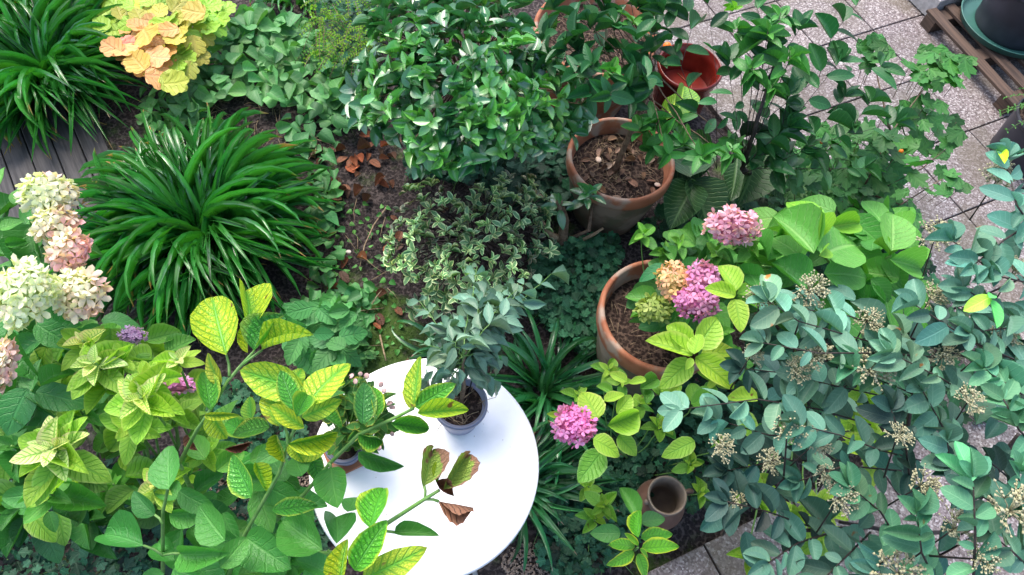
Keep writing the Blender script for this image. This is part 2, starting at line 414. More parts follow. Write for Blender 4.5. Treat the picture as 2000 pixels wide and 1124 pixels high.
# blades: arcs rising then drooping
def blade_shape(key, e0, e1, wid=1.0, segs=9, side=0.0, sharp=1.6):
    verts, uvs, faces = [], [], []
    y = z = x = 0.0
    for i in range(segs+1):
        t = i/segs
        e = rad(e0+(e1-e0)*t**sharp)
        w = 0.5*wid*min(1.0, (t*3+0.45))*(1-t**3.5)+0.01
        nx = math.sin(e)  # lift of outer columns
        for c in (-1, 0, 1):
            off = 0.0 if c == 0 else 0.18*w
            verts.append((x+c*w, y-off*math.sin(e), z+off*math.cos(e)))
            uvs.append(((c+1)/2, t))
        y += math.cos(e)/segs; z += math.sin(e)/segs; x += side*t/segs
    for i in range(segs):
        for j in range(2):
            a = i*3+j; faces.append((a, a+1, a+4, a+3))
    sh(key, verts, faces, uvs)
NBL = 14
for k in range(NBL):
    f = k/(NBL-1)
    blade_shape(f'blade{k}', 82-52*f+G(4), -20-45*random.random()-(1-f)*10, wid=1.0, side=G(6)*0.0)

MC = {}
def lib(key, mat):
    if (key, mat) not in MC:
        v, f, uv = SH[key]
        MC[(key, mat)] = mesh_from(key.rstrip('0123456789')+'_leaf', v, f, mat, uv, True, True)
    return MC[(key, mat)]

LC = {}
def loops(key):
    if key not in LC:
        v, f, uv = SH[key]
        lv = np.array([i for p in f for i in p], dtype=np.int64)
        lt = np.array([len(p) for p in f], dtype=np.int64)
        LC[key] = (v, lv, lt, uv)
    return LC[key]

def join_records(recs, mat, name):
    """one mesh out of many (shape key, matrix, colour) records"""
    V, L, T, U, C = [], [], [], [], []; off = 0
    for key, M, c in recs:
        v, lv, lt, uv = loops(key)
        A = np.array(M)
        V.append(v @ A[:3, :3].T + A[:3, 3]); L.append(lv+off); T.append(lt); U.append(uv[lv])
        C.append(np.tile(np.array([*c, 1.0]), (len(v), 1))); off += len(v)
    V = np.concatenate(V); L = np.concatenate(L); T = np.concatenate(T); U = np.concatenate(U); C = np.concatenate(C)
    me = bpy.data.meshes.new(name)
    me.vertices.add(len(V)); me.vertices.foreach_set('co', V.astype(np.float32).ravel())
    me.loops.add(len(L)); me.loops.foreach_set('vertex_index', L.astype(np.int32))
    me.polygons.add(len(T)); st = np.concatenate(([0], np.cumsum(T)[:-1]))
    me.polygons.foreach_set('loop_start', st.astype(np.int32)); me.polygons.foreach_set('loop_total', T.astype(np.int32))
    me.polygons.foreach_set('use_smooth', np.ones(len(T), dtype=bool))
    me.update(calc_edges=True)
    l = me.uv_layers.new(name='UVMap'); l.data.foreach_set('uv', U.astype(np.float32).ravel())
    a = me.color_attributes.new('tint', 'FLOAT_COLOR', 'POINT'); a.data.foreach_set('color', C.astype(np.float32).ravel())
    me.materials.append(MATS[mat]); me.validate(); return me

def frame(base, y, n, sx, sy, sz):
    y = y.normalized()
    x = y.cross(n)
    if x.length < 1e-4: x = y.cross(Vector((1, 0.3, 0.2)))
    x.normalize(); z = x.cross(y)
    M = Matrix(((x.x*sx, y.x*sy, z.x*sz, base.x), (x.y*sx, y.y*sy, z.y*sz, base.y), (x.z*sx, y.z*sy, z.z*sz, base.z), (0, 0, 0, 1)))
    return M

def tube(verts, faces, pts, r0, r1=None, n=6):
    """append a tapered tube along pts"""
    if r1 is None: r1 = r0
    off = len(verts); m = len(pts)
    prev = None
    for i, p in enumerate(pts):
        d = (pts[min(i+1, m-1)]-pts[max(i-1, 0)])
        if d.length < 1e-9: d = Vector((0, 0, 1))
        d.normalize()
        a = d.cross(Vector((0.31, 0.2, 0.93))) if abs(d.z) < 0.9 else d.cross(Vector((1, 0, 0)))
        a.normalize(); b = d.cross(a)
        r = r0+(r1-r0)*i/(m-1)
        for k in range(n):
            t = 2*math.pi*k/n
            verts.append(p+(a*math.cos(t)+b*math.sin(t))*r)
    for i in range(m-1):
        for k in range(n):
            k2 = (k+1) % n
            faces.append((off+i*n+k, off+i*n+k2, off+(i+1)*n+k2, off+(i+1)*n+k))
    faces.append(tuple(off+k for k in range(n))[::-1]); faces.append(tuple(off+(m-1)*n+k for k in range(n)))

def curve(p0, p1, sag=0.0, n=6, wob=0.0, mid=None):
    out = []
    c = (p0+p1)/2+Vector((0, 0, sag)) if mid is None else mid
    for i in range(n+1):
        t = i/n
        p = p0*(1-t)**2+c*2*t*(1-t)+p1*t*t
        if wob and 0 < i < n: p = p+Vector((G(wob), G(wob), G(wob)))
        out.append(p)
    return out

def jit(c=(1, 1, 1), a=0.12, hue=0.1):
    k = 1+G(a); h = G(hue)
    return tuple(max(0.02, x) for x in (c[0]*k*(1+h), c[1]*k, c[2]*k*(1-h*0.5)))

class Plant:
    def __init__(s, name, base, label, cat='plant', group=None, leaf='leaf', mat='hydrangea_green', shapes='ovate', ns=4, limit=290):
        s.root = thing(name, base, label, cat, group); s.base = Vector(base)
        s.recs = []; s.leaf = leaf; s.mat = mat; s.shapes = shapes; s.ns = ns; s.limit = limit
        s.tv, s.tf = [], []; s.twmat = 'stem_green'
    def add(s, base, d, n, L, wr, col=(1, 1, 1), mat=None, shape=None, pri=0.0, zs=None, ns=None):
        shp = (shape or s.shapes)
        key = shp if shp in SH else shp+str(random.randrange(ns or s.ns))
        M = frame(base, d, n, L*wr, L, (zs or 0.6)*L)
        s.recs.append((pri+base.z+L*2, key, mat or s.mat, M, col))
    def hero(s, u0, v0, u1, v1, z, wr, col=(1, 1, 1), mat=None, shape=None, dz=-0.01, tilt=0.3, pri=5.0):
        a, b = W(u0, v0, z), W(u1, v1, z+dz)
        n = Vector((G(tilt), G(tilt)-0.15, 1)).normalized()
        s.add(a, b-a, n, (b-a).length, wr, col, mat, shape, pri, 0.6)
    def rosette(s, u, v, z, rpx, n=10, wr=0.55, col0=(1, 1, 1), col1=(1, 1, 1), mat0=None, mat1=None, shape=None, a0=None, stem=True,
                lean=(0, 0), flat=1.0, inner=0.35, stemmat='stem_green', to=None, sr=0.006, e_in=48, e_out=2):
        c = W(u, v, z); Lm = rpx/PPM(u, v, z)
        axis = Vector((lean[0]+G(0.08), lean[1]+G(0.08), 1)).normalized()
        q = axis.to_track_quat('Z', 'Y')
        a0 = R(0, 6.28) if a0 is None else a0
        for k in range(n):
            t = k/max(1, n-1)
            az = a0+(k % 2)*math.pi+(k//2)*math.pi/2+(k//4)*0.35+G(0.14)
            e = rad(e_in+(e_out-e_in)*t**0.8+G(7))*flat
            L = Lm*(inner+(1-inner)*t**0.75)*R(0.88, 1.08)
            d = q @ Vector((math.cos(az)*math.cos(e), math.sin(az)*math.cos(e), math.sin(e)))
            up = q @ Vector((-math.cos(az)*math.sin(e)*0.9+G(0.14), -math.sin(az)*math.sin(e)*0.9+G(0.14), math.cos(e)+0.15))
            b = c - axis*(0.10*Lm + 0.45*Lm*t) + d*0.06*Lm
            cc = tuple(col0[i]+(col1[i]-col0[i])*t for i in range(3))
            m = (mat0 if t < 0.5 else mat1) if mat0 else None
            s.add(b, d, up, L, wr*R(0.9, 1.12), jit(cc, 0.09, 0.06), m, shape, 3.0, 0.65)
        if stem:
            p1 = c-axis*0.5*Lm
            p0 = to if to is not None else Vector((s.base.x+(p1.x-s.base.x)*0.45, s.base.y+(p1.y-s.base.y)*0.45, 0.0))
            s.stem([c-axis*0.05*Lm]+curve(p1, p0, 0.05, 5, 0.004, mid=Vector((p1.x*0.8+p0.x*0.2, p1.y*0.8+p0.y*0.2, p1.z*0.5+p0.z*.5))), sr*0.7, sr, stemmat)
        return c
    def stem(s, pts, r0, r1, mat='stem_green', name='stem'):
        v, f = [], []; tube(v, f, pts, r0, r1, 7)
        return link(name, mesh_from(name, v, f, mat), s.root)
    def stem_px(s, pts, r0, r1=None, mat='stem_green', name='stem'):
        return s.stem([W(*p) for p in pts], r0, r1 or r0, mat, name)
    def twig(s, pts, r0=0.003, r1=0.0015): tube(s.tv, s.tf, pts, r0, r1, 4)
    def finish(s, twig_name='twigs'):
        s.recs.sort(key=lambda r: -r[0])
        rest = {}
        for i, (pr, key, mat, M, col) in enumerate(s.recs):
            if i < s.limit: link(s.leaf, lib(key, mat), s.root, M, color=col)
            else: rest.setdefault(mat, []).append((key, M, col))
        for mat, rr in rest.items():
            link('foliage_mass', join_records(rr, mat, 'foliage_mass'), s.root, kind='stuff')
        if s.tv: link(twig_name, mesh_from('twigs', s.tv, s.tf, s.twmat), s.root, kind='stuff')
        return s

def inpoly(u, v, poly):
    c = False; j = len(poly)-1
    for i in range(len(poly)):
        xi, yi = poly[i]; xj, yj = poly[j]
        if (yi > v) != (yj > v) and u < (xj-xi)*(v-yi)/(yj-yi)+xi: c = not c
        j = i
    return c

def scatter(poly, n, spread=0.75):
    us = [p[0] for p in poly]; vs = [p[1] for p in poly]
    area = abs(sum(poly[i-1][0]*poly[i][1]-poly[i][0]*poly[i-1][1] for i in range(len(poly))))/2
    dmin = spread*math.sqrt(area/n); out = []; tries = 0
    while len(out) < n and tries < n*60:
        u, v = R(min(us), max(us)), R(min(vs), max(vs)); tries += 1
        if tries % (n*10) == 0: dmin *= 0.75
        if not inpoly(u, v, poly): continue
        if any((u-a)**2+(v-b)**2 < dmin*dmin for a, b in out): continue
        out.append((u, v))
    return out

def lathe(prof, n=40, name='pot', mat=None, jag=0.0):
    v, f = [], []
    for i, (r, z) in enumerate(prof):
        for k in range(n):
            a = 2*math.pi*k/n
            rr = r*(1+jag*noise.noise(Vector((math.cos(a)*2, math.sin(a)*2, z*7))))
            v.append((rr*math.cos(a), rr*math.sin(a), z))
    for i in range(len(prof)-1):
        for k in range(n):
            k2 = (k+1) % n
            f.append((i*n+k, i*n+k2, (i+1)*n+k2, (i+1)*n+k))
    me = mesh_from(name, v, f, mat)
    return me

def disc(r, z, n=40, rings=8, amp=0.008, name='soil', mat='potting_soil'):
    v = [(0, 0, z+amp)]; f = []
    for i in range(1, rings+1):
        for k in range(n):
            a = 2*math.pi*k/n; rr = r*i/rings
            p = (rr*math.cos(a), rr*math.sin(a))
            v.append((*p, z+(noise.noise(Vector((p[0]*14, p[1]*14, 3)))*amp*2 if i < rings else 0)))
    for k in range(n): f.append((0, 1+k, 1+(k+1) % n))
    for i in range(rings-1):
        for k in range(n):
            a = 1+i*n+k; b = 1+i*n+(k+1) % n
            f.append((a, a+n, b+n, b))
    return mesh_from(name, v, f, mat)

def box_mesh(sx, sy, sz, mat, bev=0.004, name='block'):
    x, y, z = sx/2, sy/2, sz/2; b = bev
    v = []; f = []
    for (dz, ins) in ((-z, b), (-z+b, 0), (z-b, 0), (z, b)):
        for (px, py) in ((-1, -1), (1, -1), (1, 1), (-1, 1)):
            v.append((px*(x-ins), py*(y-ins), dz))
    for i in range(3):
        for k in range(4):
            k2 = (k+1) % 4; f.append((i*4+k, i*4+k2, (i+1)*4+k2, (i+1)*4+k))
    f.append((3, 2, 1, 0)); f.append((12, 13, 14, 15))
    return mesh_from(name, v, f, mat, smooth=False)

# ================================================================== SETTING
def grid_mesh(x0, x1, y0, y1, nx, ny, zf, mat, name):
    v = [(x0+(x1-x0)*i/nx, y0+(y1-y0)*j/ny, 0) for j in range(ny+1) for i in range(nx+1)]
    v = [(a, b, zf(a, b)) for a, b, c in v]
    f = [(j*(nx+1)+i, j*(nx+1)+i+1, (j+1)*(nx+1)+i+1, (j+1)*(nx+1)+i) for j in range(ny) for i in range(nx)]
    return mesh_from(name, v, f, mat)
# tile grid axes, measured on the joints of the paving
TA = Vector((math.cos(rad(31.5)), math.sin(rad(31.5)), 0)); TN = Vector((-TA.y, TA.x, 0))
A0, N0, TS = 3.465, 1.037, 0.457
def paved(p): return p.dot(TN) < N0-2*TS or (p.dot(TA) > A0-2*TS+0.12)
def soil_h(x, y):
    p = Vector((x, y, 0))
    if max(abs(x), abs(y-2)) > 5: return -0.05
    e = min(1.0, max(0.0, min(p.dot(TN)-(N0-2*TS), (A0-2*TS+0.1)-p.dot(TA))/0.25))
    return -0.05+e*(0.05+0.018*noise.noise(Vector((x*3, y*3, 0)))+0.012*noise.noise(Vector((x*11, y*11, 2))))
# one sheet: fine near the camera, coarse further out
xs = np.concatenate(([-40, -15, -6], np.linspace(-4, 5.5, 200), [7, 15, 40])); ys = np.concatenate(([-40, -12, -3], np.linspace(-1, 6.5, 160), [8, 15, 40]))
gv = [(x, y, soil_h(x, y)) for y in ys for x in xs]; nx = len(xs)
gf = [(j*nx+i, j*nx+i+1, (j+1)*nx+i+1, (j+1)*nx+i) for j in range(len(ys)-1) for i in range(nx-1)]
ground = struct('ground', mesh_from('ground', gv, gf, 'soil'))

pav = bpy.data.objects.new('pavement', None); COL.objects.link(pav); pav['kind'] = 'structure'; LOCS[pav.name] = Vector((0, 0, 0))
tile_me = box_mesh(TS-0.009, TS-0.009, 0.05, 'terrazzo', 0.003, 'tile')
for i in range(-12, 9):
    for j in range(-9, 10):
        off = 0.0
        c = TA*(A0+(i+0.5)*TS+off)+TN*(N0+(j+0.5)*TS)
        if not paved(c) or not (-3 < c.x < 6 and -1.2 < c.y < 6.5): continue
        if c.dot(TN) < N0-2*TS and c.dot(TA) < 0.25: continue
        k = R(0.88, 1.08)
        o = link('paving_tile', tile_me, pav, Matrix.Translation(c+Vector((0, 0, -0.022+G(0.0012)))) @ Matrix.Rotation(rad(31.5)+G(0.002), 4, 'Z'), color=(k*R(.97, 1.03), k, k*R(.97, 1.03)))

# timber deck at the left
deck = bpy.data.objects.new('deck', None); COL.objects.link(deck); deck['kind'] = 'structure'; LOCS[deck.name] = Vector((0, 0, 0))
dd = Vector((math.cos(rad(-52)), math.sin(rad(-52)), 0)); dn = Vector((-dd.y, dd.x, 0))
plank = box_mesh(1.9, 0.112, 0.03, 'deck_wood', 0.003, 'plank')
d0 = W(190, 430, 0.03)
for k in range(-5, 2):
    c = d0+dn*(k*0.118)*1.0-dd*0.62
    link('deck_plank', plank, deck, Matrix.Translation((c.x, c.y, 0.022+G(0.001))) @ Matrix.Rotation(rad(-52)+G(0.002), 4, 'Z'))

# gravel patch by the hydrangea stems
def bits(name, pts_fn, n, rmin, rmax, mat, seed=1):
    v, f = [], []
    for _ in range(n):
        p = pts_fn(); r = R(rmin, rmax); off = len(v)
        q = Euler((R(0, 6), R(0, 6), R(0, 6))).to_matrix()
        for a in ((1, 0, 0), (-.9, 0, 0), (0, .8, 0), (0, -1, 0), (0, 0, .6), (0, 0, -.6)): v.append(p+(q @ Vector(a))*r)
        for t in ((0, 2, 4), (2, 1, 4), (1, 3, 4), (3, 0, 4), (2, 0, 5), (1, 2, 5), (3, 1, 5), (0, 3, 5)): f.append(tuple(off+i for i in t))
    return mesh_from(name, v, f, mat)
def gp(cu, cv, ru, rv, z=0.008):
    def fn():
        a = R(0, 6.28); r = math.sqrt(R(0, 1)); return W(cu+ru*r*math.cos(a), cv+rv*r*math.sin(a), z)
    return fn
for (cu, cv, ru, rv, n) in ((440, 1000, 60, 70, 1400), (600, 950, 50, 60, 900), (1040, 1100, 60, 40, 800)):
    g = link('gravel', bits('gravel', gp(cu, cv, ru, rv), n, 0.003, 0.008, 'pebble'), kind='stuff'); g.color = (0.62, 0.52, 0.45, 1)
g = link('soil_crumbs', bits('soil_crumbs', gp(690, 470, 330, 300, 0.012), 3500, 0.002, 0.007, 'soil'), kind='stuff')

# ================================================================== TABLE
TC = Vector((-0.203, 0.690, 0)); TR = 0.378; TZ = 0.73
table = thing('garden_table', TC, 'round white enamelled garden table with two grey pots standing on it', 'table')
prof = [(0.0, 0.012), (TR-0.03, 0.012), (TR-0.02, 0.0105), (TR-0.012, 0.012), (TR-0.004, 0.011), (TR, 0.004), (TR, -0.012), (TR-0.004, -0.018), (TR-0.02, -0.018), (TR-0.022, -0.002), (0.0, -0.002)]
link('tabletop', lathe([(r, z+TZ-0.012) for r, z in prof], 96, 'tabletop', 'white_enamel'), table, Matrix.Translation(TC))
for k in range(4):
    a = rad(45+90*k); p0 = TC+Vector((math.cos(a)*0.16, math.sin(a)*0.16, TZ-0.016)); p1 = TC+Vector((math.cos(a)*0.31, math.sin(a)*0.31, 0.004))
    v, f = [], []; tube(v, f, [p0, p0*0.5+p1*0.5, p1], 0.011, 0.011, 8); link('leg', mesh_from('leg', v, f, 'white_metal'), table)
v, f = [], []
ring = [TC+Vector((math.cos(t)*0.235, math.sin(t)*0.235, 0.36)) for t in np.linspace(0, 2*math.pi, 33)]
tube(v, f, ring, 0.006, 0.006, 6); link('leg_ring', mesh_from('leg_ring', v, f, 'white_metal'), table)
TOP = TZ
def tp():
    a = R(0, 6.28); q = TR*.92*math.sqrt(R(0, 1)); return TC+Vector((q*math.cos(a), q*math.sin(a), TZ+.002))
g = link('crumbs', bits('crumbs', tp, 46, 0.0008, 0.0026, 'twig_tan'), kind='stuff')
# ================================================================== POTS
def pot(name, u, v, zr, rr, hgt, mat, label, cat='pot', soil=0.06, rimh=0.06, taper=0.68, thick=0.022, bodymat=None, z0=0.0, tilt=(0, 0), rimout=0.012, water=None, soilmat='potting_soil'):
    c = W(u, v, zr); base = Vector((c.x, c.y, z0))
    t = thing(name, base, label, cat)
    H = zr-z0; rb = rr*taper
    Tm = Matrix.Translation(base) @ Euler((tilt[0], tilt[1], R(0, 6))).to_matrix().to_4x4()
    body = [(0, 0.001), (rb, 0.0), (rb+0.004, 0.01)]
    for i in range(1, 9):
        tt = i/8; body.append((rb+(rr-rimout-rb)*tt**0.85, 0.01+(H-rimh-0.01)*tt))
    link('pot_body', lathe(body, 48, 'pot_body', bodymat or mat, 0.006), t, Tm)
    ri = rr-thick
    rim = [(rr-rimout-0.004, H-rimh-0.004), (rr-0.003, H-rimh), (rr, H-rimh+0.008), (rr+0.002, H-0.014), (rr-0.002, H-0.004), (rr-0.008, H), (ri+0.006, H), (ri, H-0.006), (ri-0.002, H-rimh*0.8), (ri-0.010, H-rimh*0.95)]
    for i in range(1, 6): rim.append((ri-0.010-(ri-0.01-rb*0.95)*i/5*0.6, H-rimh-(H-rimh)*0.75*i/5))
    link('rim', lathe(rim, 64, 'rim', mat, 0.004), t, Tm)
    if water: link('water', disc(ri-0.02, H-soil, 40, 4, 0.0, 'water', water), t, Tm)
    else: link('soil', disc(ri-0.008-0.25*max(0, soil-rimh), H-soil, 40, 9, 0.008, 'soil', soilmat), t, Tm)
    return t, base, H-soil+z0, ri

def pot_litter(t, base, zs, ri, n=26, leafy=True):
    v, f = [], []
    for _ in range(n*3):
        a, r = R(0, 6.28), ri*0.9*math.sqrt(R(0, 1)); p = base+Vector((r*math.cos(a), r*math.sin(a), zs-base.z+0.008))
        b = R(0, 6.28); d = Vector((math.cos(b), math.sin(b), R(-.1, .3)))*R(0.02, 0.07)
        tube(v, f, [p, p+d*0.5+Vector((0, 0, 0.006)), p+d], 0.0013, 0.0009, 4)
    link('twig_litter', mesh_from('twig_litter', v, f, 'twig_tan'), t, kind='stuff')

pmid, pmb, pms, pmr = pot('terracotta_pot', 1214, 308, 0.42, 0.262, 0.42, 'terracotta', 'round terracotta pot of dead leaves and twigs in which the orange-fruited tree stands', soil=0.09, bodymat='terracotta_mossy', rimh=0.075)
pot_litter(pmid, pmb, pms, pmr, 60)
pbig, pbb, pbs, pbr = pot('terracotta_pot', 1295, 612, 0.52, 0.262, 0.52, 'terracotta', 'tall weathered terracotta pot holding the pink hydrangea, mossy inside its rim', soil=0.10, bodymat='terracotta_mossy', rimh=0.10, taper=0.72)
pot_litter(pbig, pbb, pbs, pbr, 20)
pback, pkb, pks, pkr = pot('terracotta_pot', 1165, 58, 0.50, 0.33, 0.5, 'terracotta', 'large terracotta pot half out of the picture at the top edge behind the tree foliage', soil=0.08)
pot_litter(pback, pkb, pks, pkr, 40)
pred, prb, prs, prr = pot('glazed_pot', 1349, 128, 0.30, 0.182, 0.3, 'glazed_red', 'empty dark red glazed pot standing on the terrazzo paving', soil=0.17, taper=0.8, thick=0.014, rimh=0.03, water='glazed_red')
# seam line in the red pot's floor
v, f = [], []; tube(v, f, [prb+Vector((-0.03, 0.11, prs+0.003)), prb+Vector((0.05, 0.02, prs+0.004)), prb+Vector((0.06, -0.1, prs+0.003))], 0.003, 0.002, 5)
link('crack_line', mesh_from('crack_line', v, f, 'terracotta'), pred)
# litter leaves in the middle pot: each rests in the pot
for k in range(34):
    a, r = R(0, 6.28), pmr*0.82*math.sqrt(R(0, 1)); p = pmb+Vector((r*math.cos(a), r*math.sin(a), pms+0.012))
    b = R(0, 6.28)
    M = frame(p, Vector((math.cos(b), math.sin(b), R(-.1, .25))), Vector((G(.4), G(.4), 1)), *(lambda L: (L*0.55, L, L*.6))(R(0.035, 0.06)))
    c = random.choice([(1, 1, 1), (1.6, 1.8, 1.7), (0.6, 0.6, 0.6), (2.1, 2.6, 3.0)])
    o = link('fallen_leaf', lib('ellip%d' % random.randrange(4), 'dead_leaf'), None, M, color=jit(c, .15))
    o['label'] = 'curled brown dead leaf lying on the soil inside the middle terracotta pot'; o['category'] = 'leaf'; o['group'] = 'dead leaves in the middle terracotta pot'
v, f = [], []
def blob_mesh(name, r, sx, sy, sz, mat, seg=12, amp=0.12):
    v, f = [], []
    for i in range(seg//2+1):
        ph = math.pi*i/(seg//2)
        for k in range(seg):
            th = 2*math.pi*k/seg; p = Vector((math.sin(ph)*math.cos(th), math.sin(ph)*math.sin(th), math.cos(ph)))
            q = 1+amp*noise.noise(p*1.7)
            v.append((p.x*r*sx*q, p.y*r*sy*q, p.z*r*sz*q))
    for i in range(seg//2):
        for k in range(seg):
            k2 = (k+1) % seg; f.append((i*seg+k, (i+1)*seg+k, (i+1)*seg+k2, i*seg+k2))
    return mesh_from(name, v, f, mat)
stone_me = blob_mesh('shell', 0.018, 1, 0.75, 0.35, 'pebble')
for (u, v_, lab, s, c) in ((1169, 312, 'cream shell-shaped stone near the left side of the middle terracotta pot', 1.1, (1.5, 1.25, 1.05)), (1284, 361, 'pale stone against the right inner rim of the middle terracotta pot', 0.9, (1.3, 1.1, 1.0)), (1254, 250, 'greyish stone beside the orange fruit in the middle terracotta pot', 1.3, (1.1, 1, 1)), (1203, 321, 'tan leaf-shaped stone at the foot of the small tree', 1.1, (0.9, 0.7, 0.55))):
    p = W(u, v_, pms+0.016); o = link('stone', stone_me, None, Matrix.Translation(p) @ Matrix.Rotation(R(0, 6), 4, 'Z') @ Matrix.Scale(s, 4), color=c)
    o['label'] = lab; o['category'] = 'stone'

# grey pots on the table
pg1, g1b, g1s, g1r = pot('plastic_pot', 899, 787, TOP+0.155, 0.088, 0.155, 'grey_plastic', 'grey plastic pot with a small ficus on the far side of the white table', soil=0.022, rimh=0.012, taper=0.66, thick=0.005, rimout=0.003, z0=TOP+0.002)
pot_litter(pg1, g1b, g1s, g1r, 10)
pg2, g2b, g2s, g2r = pot('plastic_pot', 672, 868, TOP+0.10, 0.062, 0.1, 'grey_plastic', 'smaller grey pot with a variegated plant near the left edge of the white table', soil=0.015, rimh=0.012, taper=0.72, thick=0.005, rimout=0.003, z0=TOP+0.016)
sc = thing('saucer', g2b-Vector((0, 0, 0.014)), 'brown terracotta tile piece under the smaller grey pot on the table', 'saucer')
link('plate', box_mesh(0.14, 0.10, 0.012, 'terracotta', 0.002, 'plate'), sc, Matrix.Translation(g2b-Vector((-0.006, 0.01, 0.008))) @ Matrix.Rotation(rad(35), 4, 'Z'))
# rusty jug
vc = W(1312, 962, 0.30)
jug = thing('clay_jug', Vector((vc.x, vc.y, 0.0)), 'open rust brown clay jug with wide neck on the ground beside the paving', 'jug')
JT = Matrix.Translation((vc.x, vc.y, 0)) @ Euler((0.05, -0.06, 0)).to_matrix().to_4x4()
bp = [(0, 0.0), (0.06, 0.0), (0.075, 0.02), (0.098, 0.08), (0.104, 0.13), (0.095, 0.175), (0.074, 0.205), (0.066, 0.222)]
link('jug_body', lathe(bp, 40, 'jug_body', 'rusty_clay', 0.01), jug, JT)
np_ = [(0.066, 0.221), (0.064, 0.25), (0.068, 0.285), (0.074, 0.298), (0.077, 0.303), (0.075, 0.307), (0.070, 0.306), (0.066, 0.298), (0.060, 0.26), (0.058, 0.2), (0.07, 0.15), (0.06, 0.08), (0, 0.07)]
link('neck', lathe(np_, 40, 'neck', 'clay_lip', 0.01), jug, JT)
v, f = [], []; tube(v, f, [Vector((0.07*math.cos(a0), 0.07*math.sin(a0), z)) + Vector((math.cos(a0), math.sin(a0), 0))*k for a0 in (rad(20),) for z, k in ((0.285, 0.0), (0.288, 0.028), (0.26, 0.042), (0.22, 0.036), (0.19, 0.018))], 0.009, 0.008, 8)
link('handle', mesh_from('handle', v, f, 'rusty_clay'), jug, JT)
link('knob', blob_mesh('knob', 0.012, 1, 1, 1.4, 'clay_lip', 10, .05), jug, JT @ Matrix.Translation((-0.068, -0.02, 0.235)))

# top right: pallet, saucer, black pots, concrete block
pal = thing('wooden_pallet', W(1920, 110, 0.0), 'worn brown wooden pallet carrying the green saucer and black pot', 'pallet')
pd = Vector((math.cos(rad(-62)), math.sin(rad(-62)), 0)); pn = Vector((-pd.y, pd.x, 0))
pe = W(1900, 108, 0.10)
for k in range(5):
    c = pe+pn*(0.0+0.15*k+0.0)+pd*0.0
    link('slat', box_mesh(0.86, 0.075, 0.02, 'pallet_wood', 0.002, 'slat'), pal, Matrix.Translation((c.x, c.y, 0.099)) @ Matrix.Rotation(rad(-62)+G(0.006), 4, 'Z'))
for s in (-0.37, 0.0, 0.37):
    c = pe+pn*0.335+pd*s
    link('bearer', box_mesh(0.09, 0.74, 0.086, 'pallet_wood', 0.003, 'bearer'), pal, Matrix.Translation((c.x, c.y, 0.045)) @ Matrix.Rotation(rad(-62), 4, 'Z'))
sc_c = W(1972, 45, 0.14)
sau = thing('plant_saucer', Vector((sc_c.x, sc_c.y, 0.109)), 'dark green plastic saucer under the black pot on the pallet', 'saucer')
link('dish', lathe([(0, 0.001), (0.28, 0.001), (0.302, 0.012), (0.316, 0.05), (0.32, 0.053), (0.317, 0.056), (0.309, 0.053), (0.298, 0.016), (0.27, 0.007), (0, 0.007)], 56, 'dish', 'green_plastic'), sau, Matrix.Translation((sc_c.x, sc_c.y, 0.109)))
bpc = Vector((sc_c.x+0.02, sc_c.y+0.0, 0.117))
bpx = PX(bpc+Vector((0, 0, 0.33)))
pbk, bkb, bks, bkr = pot('plastic_pot', bpx[0], bpx[1], 0.117+0.33, 0.262, 0.36, 'black_plastic', 'black plastic pot standing in the green saucer on the pallet', soil=0.04, rimh=0.03, taper=0.86, thick=0.008, rimout=0.006, z0=0.117)
pb2, b2b, b2s, b2r = pot('plastic_pot', 2060, 235, 0.30, 0.2, 0.3, 'black_plastic', 'black plastic pot cut by the right edge below the pallet', soil=0.03, rimh=0.03, taper=0.85, thick=0.008, rimout=0.006)
cb = thing('concrete_block', W(1850, -10, 0), 'pale concrete block at the top edge beside the pallet', 'block')
cc = W(1848, -2, 0.0)
c0 = W(1812, 42, 0.0)+TA*0.45+TN*0.25
link('block_body', box_mesh(0.9, 0.5, 0.16, 'concrete', 0.012, 'block'), cb, Matrix.Translation((c0.x, c0.y, 0.085)) @ Matrix.Rotation(rad(31), 4, 'Z'))
# small black plant label in the ficus pot
pl = thing('plant_label', g1b+Vector((0.02, 0.02, 0.15)), 'small black plant label standing among the ficus leaves', 'label')
lc = W(945, 636, TOP+0.36)
v, f = [], []; tube(v, f, [Vector((g1b.x+0.02, g1b.y+0.02, g1s-0.01)), lc], 0.002, 0.002, 5); link('stake', mesh_from('stake', v, f, 'label_black'), pl)
link('tag', box_mesh(0.035, 0.018, 0.002, 'label_black', 0.0006, 'tag'), pl, Matrix.Translation(lc) @ Euler((0.3, 0.2, 0.3)).to_matrix().to_4x4())

# ================================================================== STRAP-LEAVED CLUMPS
def clump(name, u, v, n, L, w, label, col=(1, 1, 1), group=None, r0=0.15, arc=(0, 360), kmin=0, z=0.0, lv=0.15, fan=None, mat='blade'):
    c = W(u, v, z)
    P = Plant(name, (c.x, c.y, z), label, 'grass', group, 'blade', mat)
    for i in range(n):
        az = rad(R(*arc)); k = min(NBL-1, max(kmin, int(NBL*R(0, 1)**0.75)))
        LL = L*R(1-lv*2, 1+lv)*(0.8+0.2*k/NBL if k > 3 else 0.85)
        rr = r0*math.sqrt(R(0, 1)); a2 = az+G(0.5)
        b = Vector((c.x+rr*math.cos(a2), c.y+rr*math.sin(a2), z+0.01))
        d = Vector((math.cos(az), math.sin(az), 0))
        up = (Vector((0, 0, 1))+Vector((-d.y, d.x, 0))*G(0.42)).normalized()
        M = frame(b, d, up, w*R(0.8, 1.2), LL, LL)
        P.recs.append((LL*(1+k/NBL)+R(0, .3), f'blade{k}', mat, M, jit(col, 0.2, 0.12)))
    return P.finish()
clump('grass_clump', 102, 155, 460, 0.62, 0.025, 'big clump of glossy green strap leaves in the top left corner by the deck', (1.15, 1.12, 1.0))
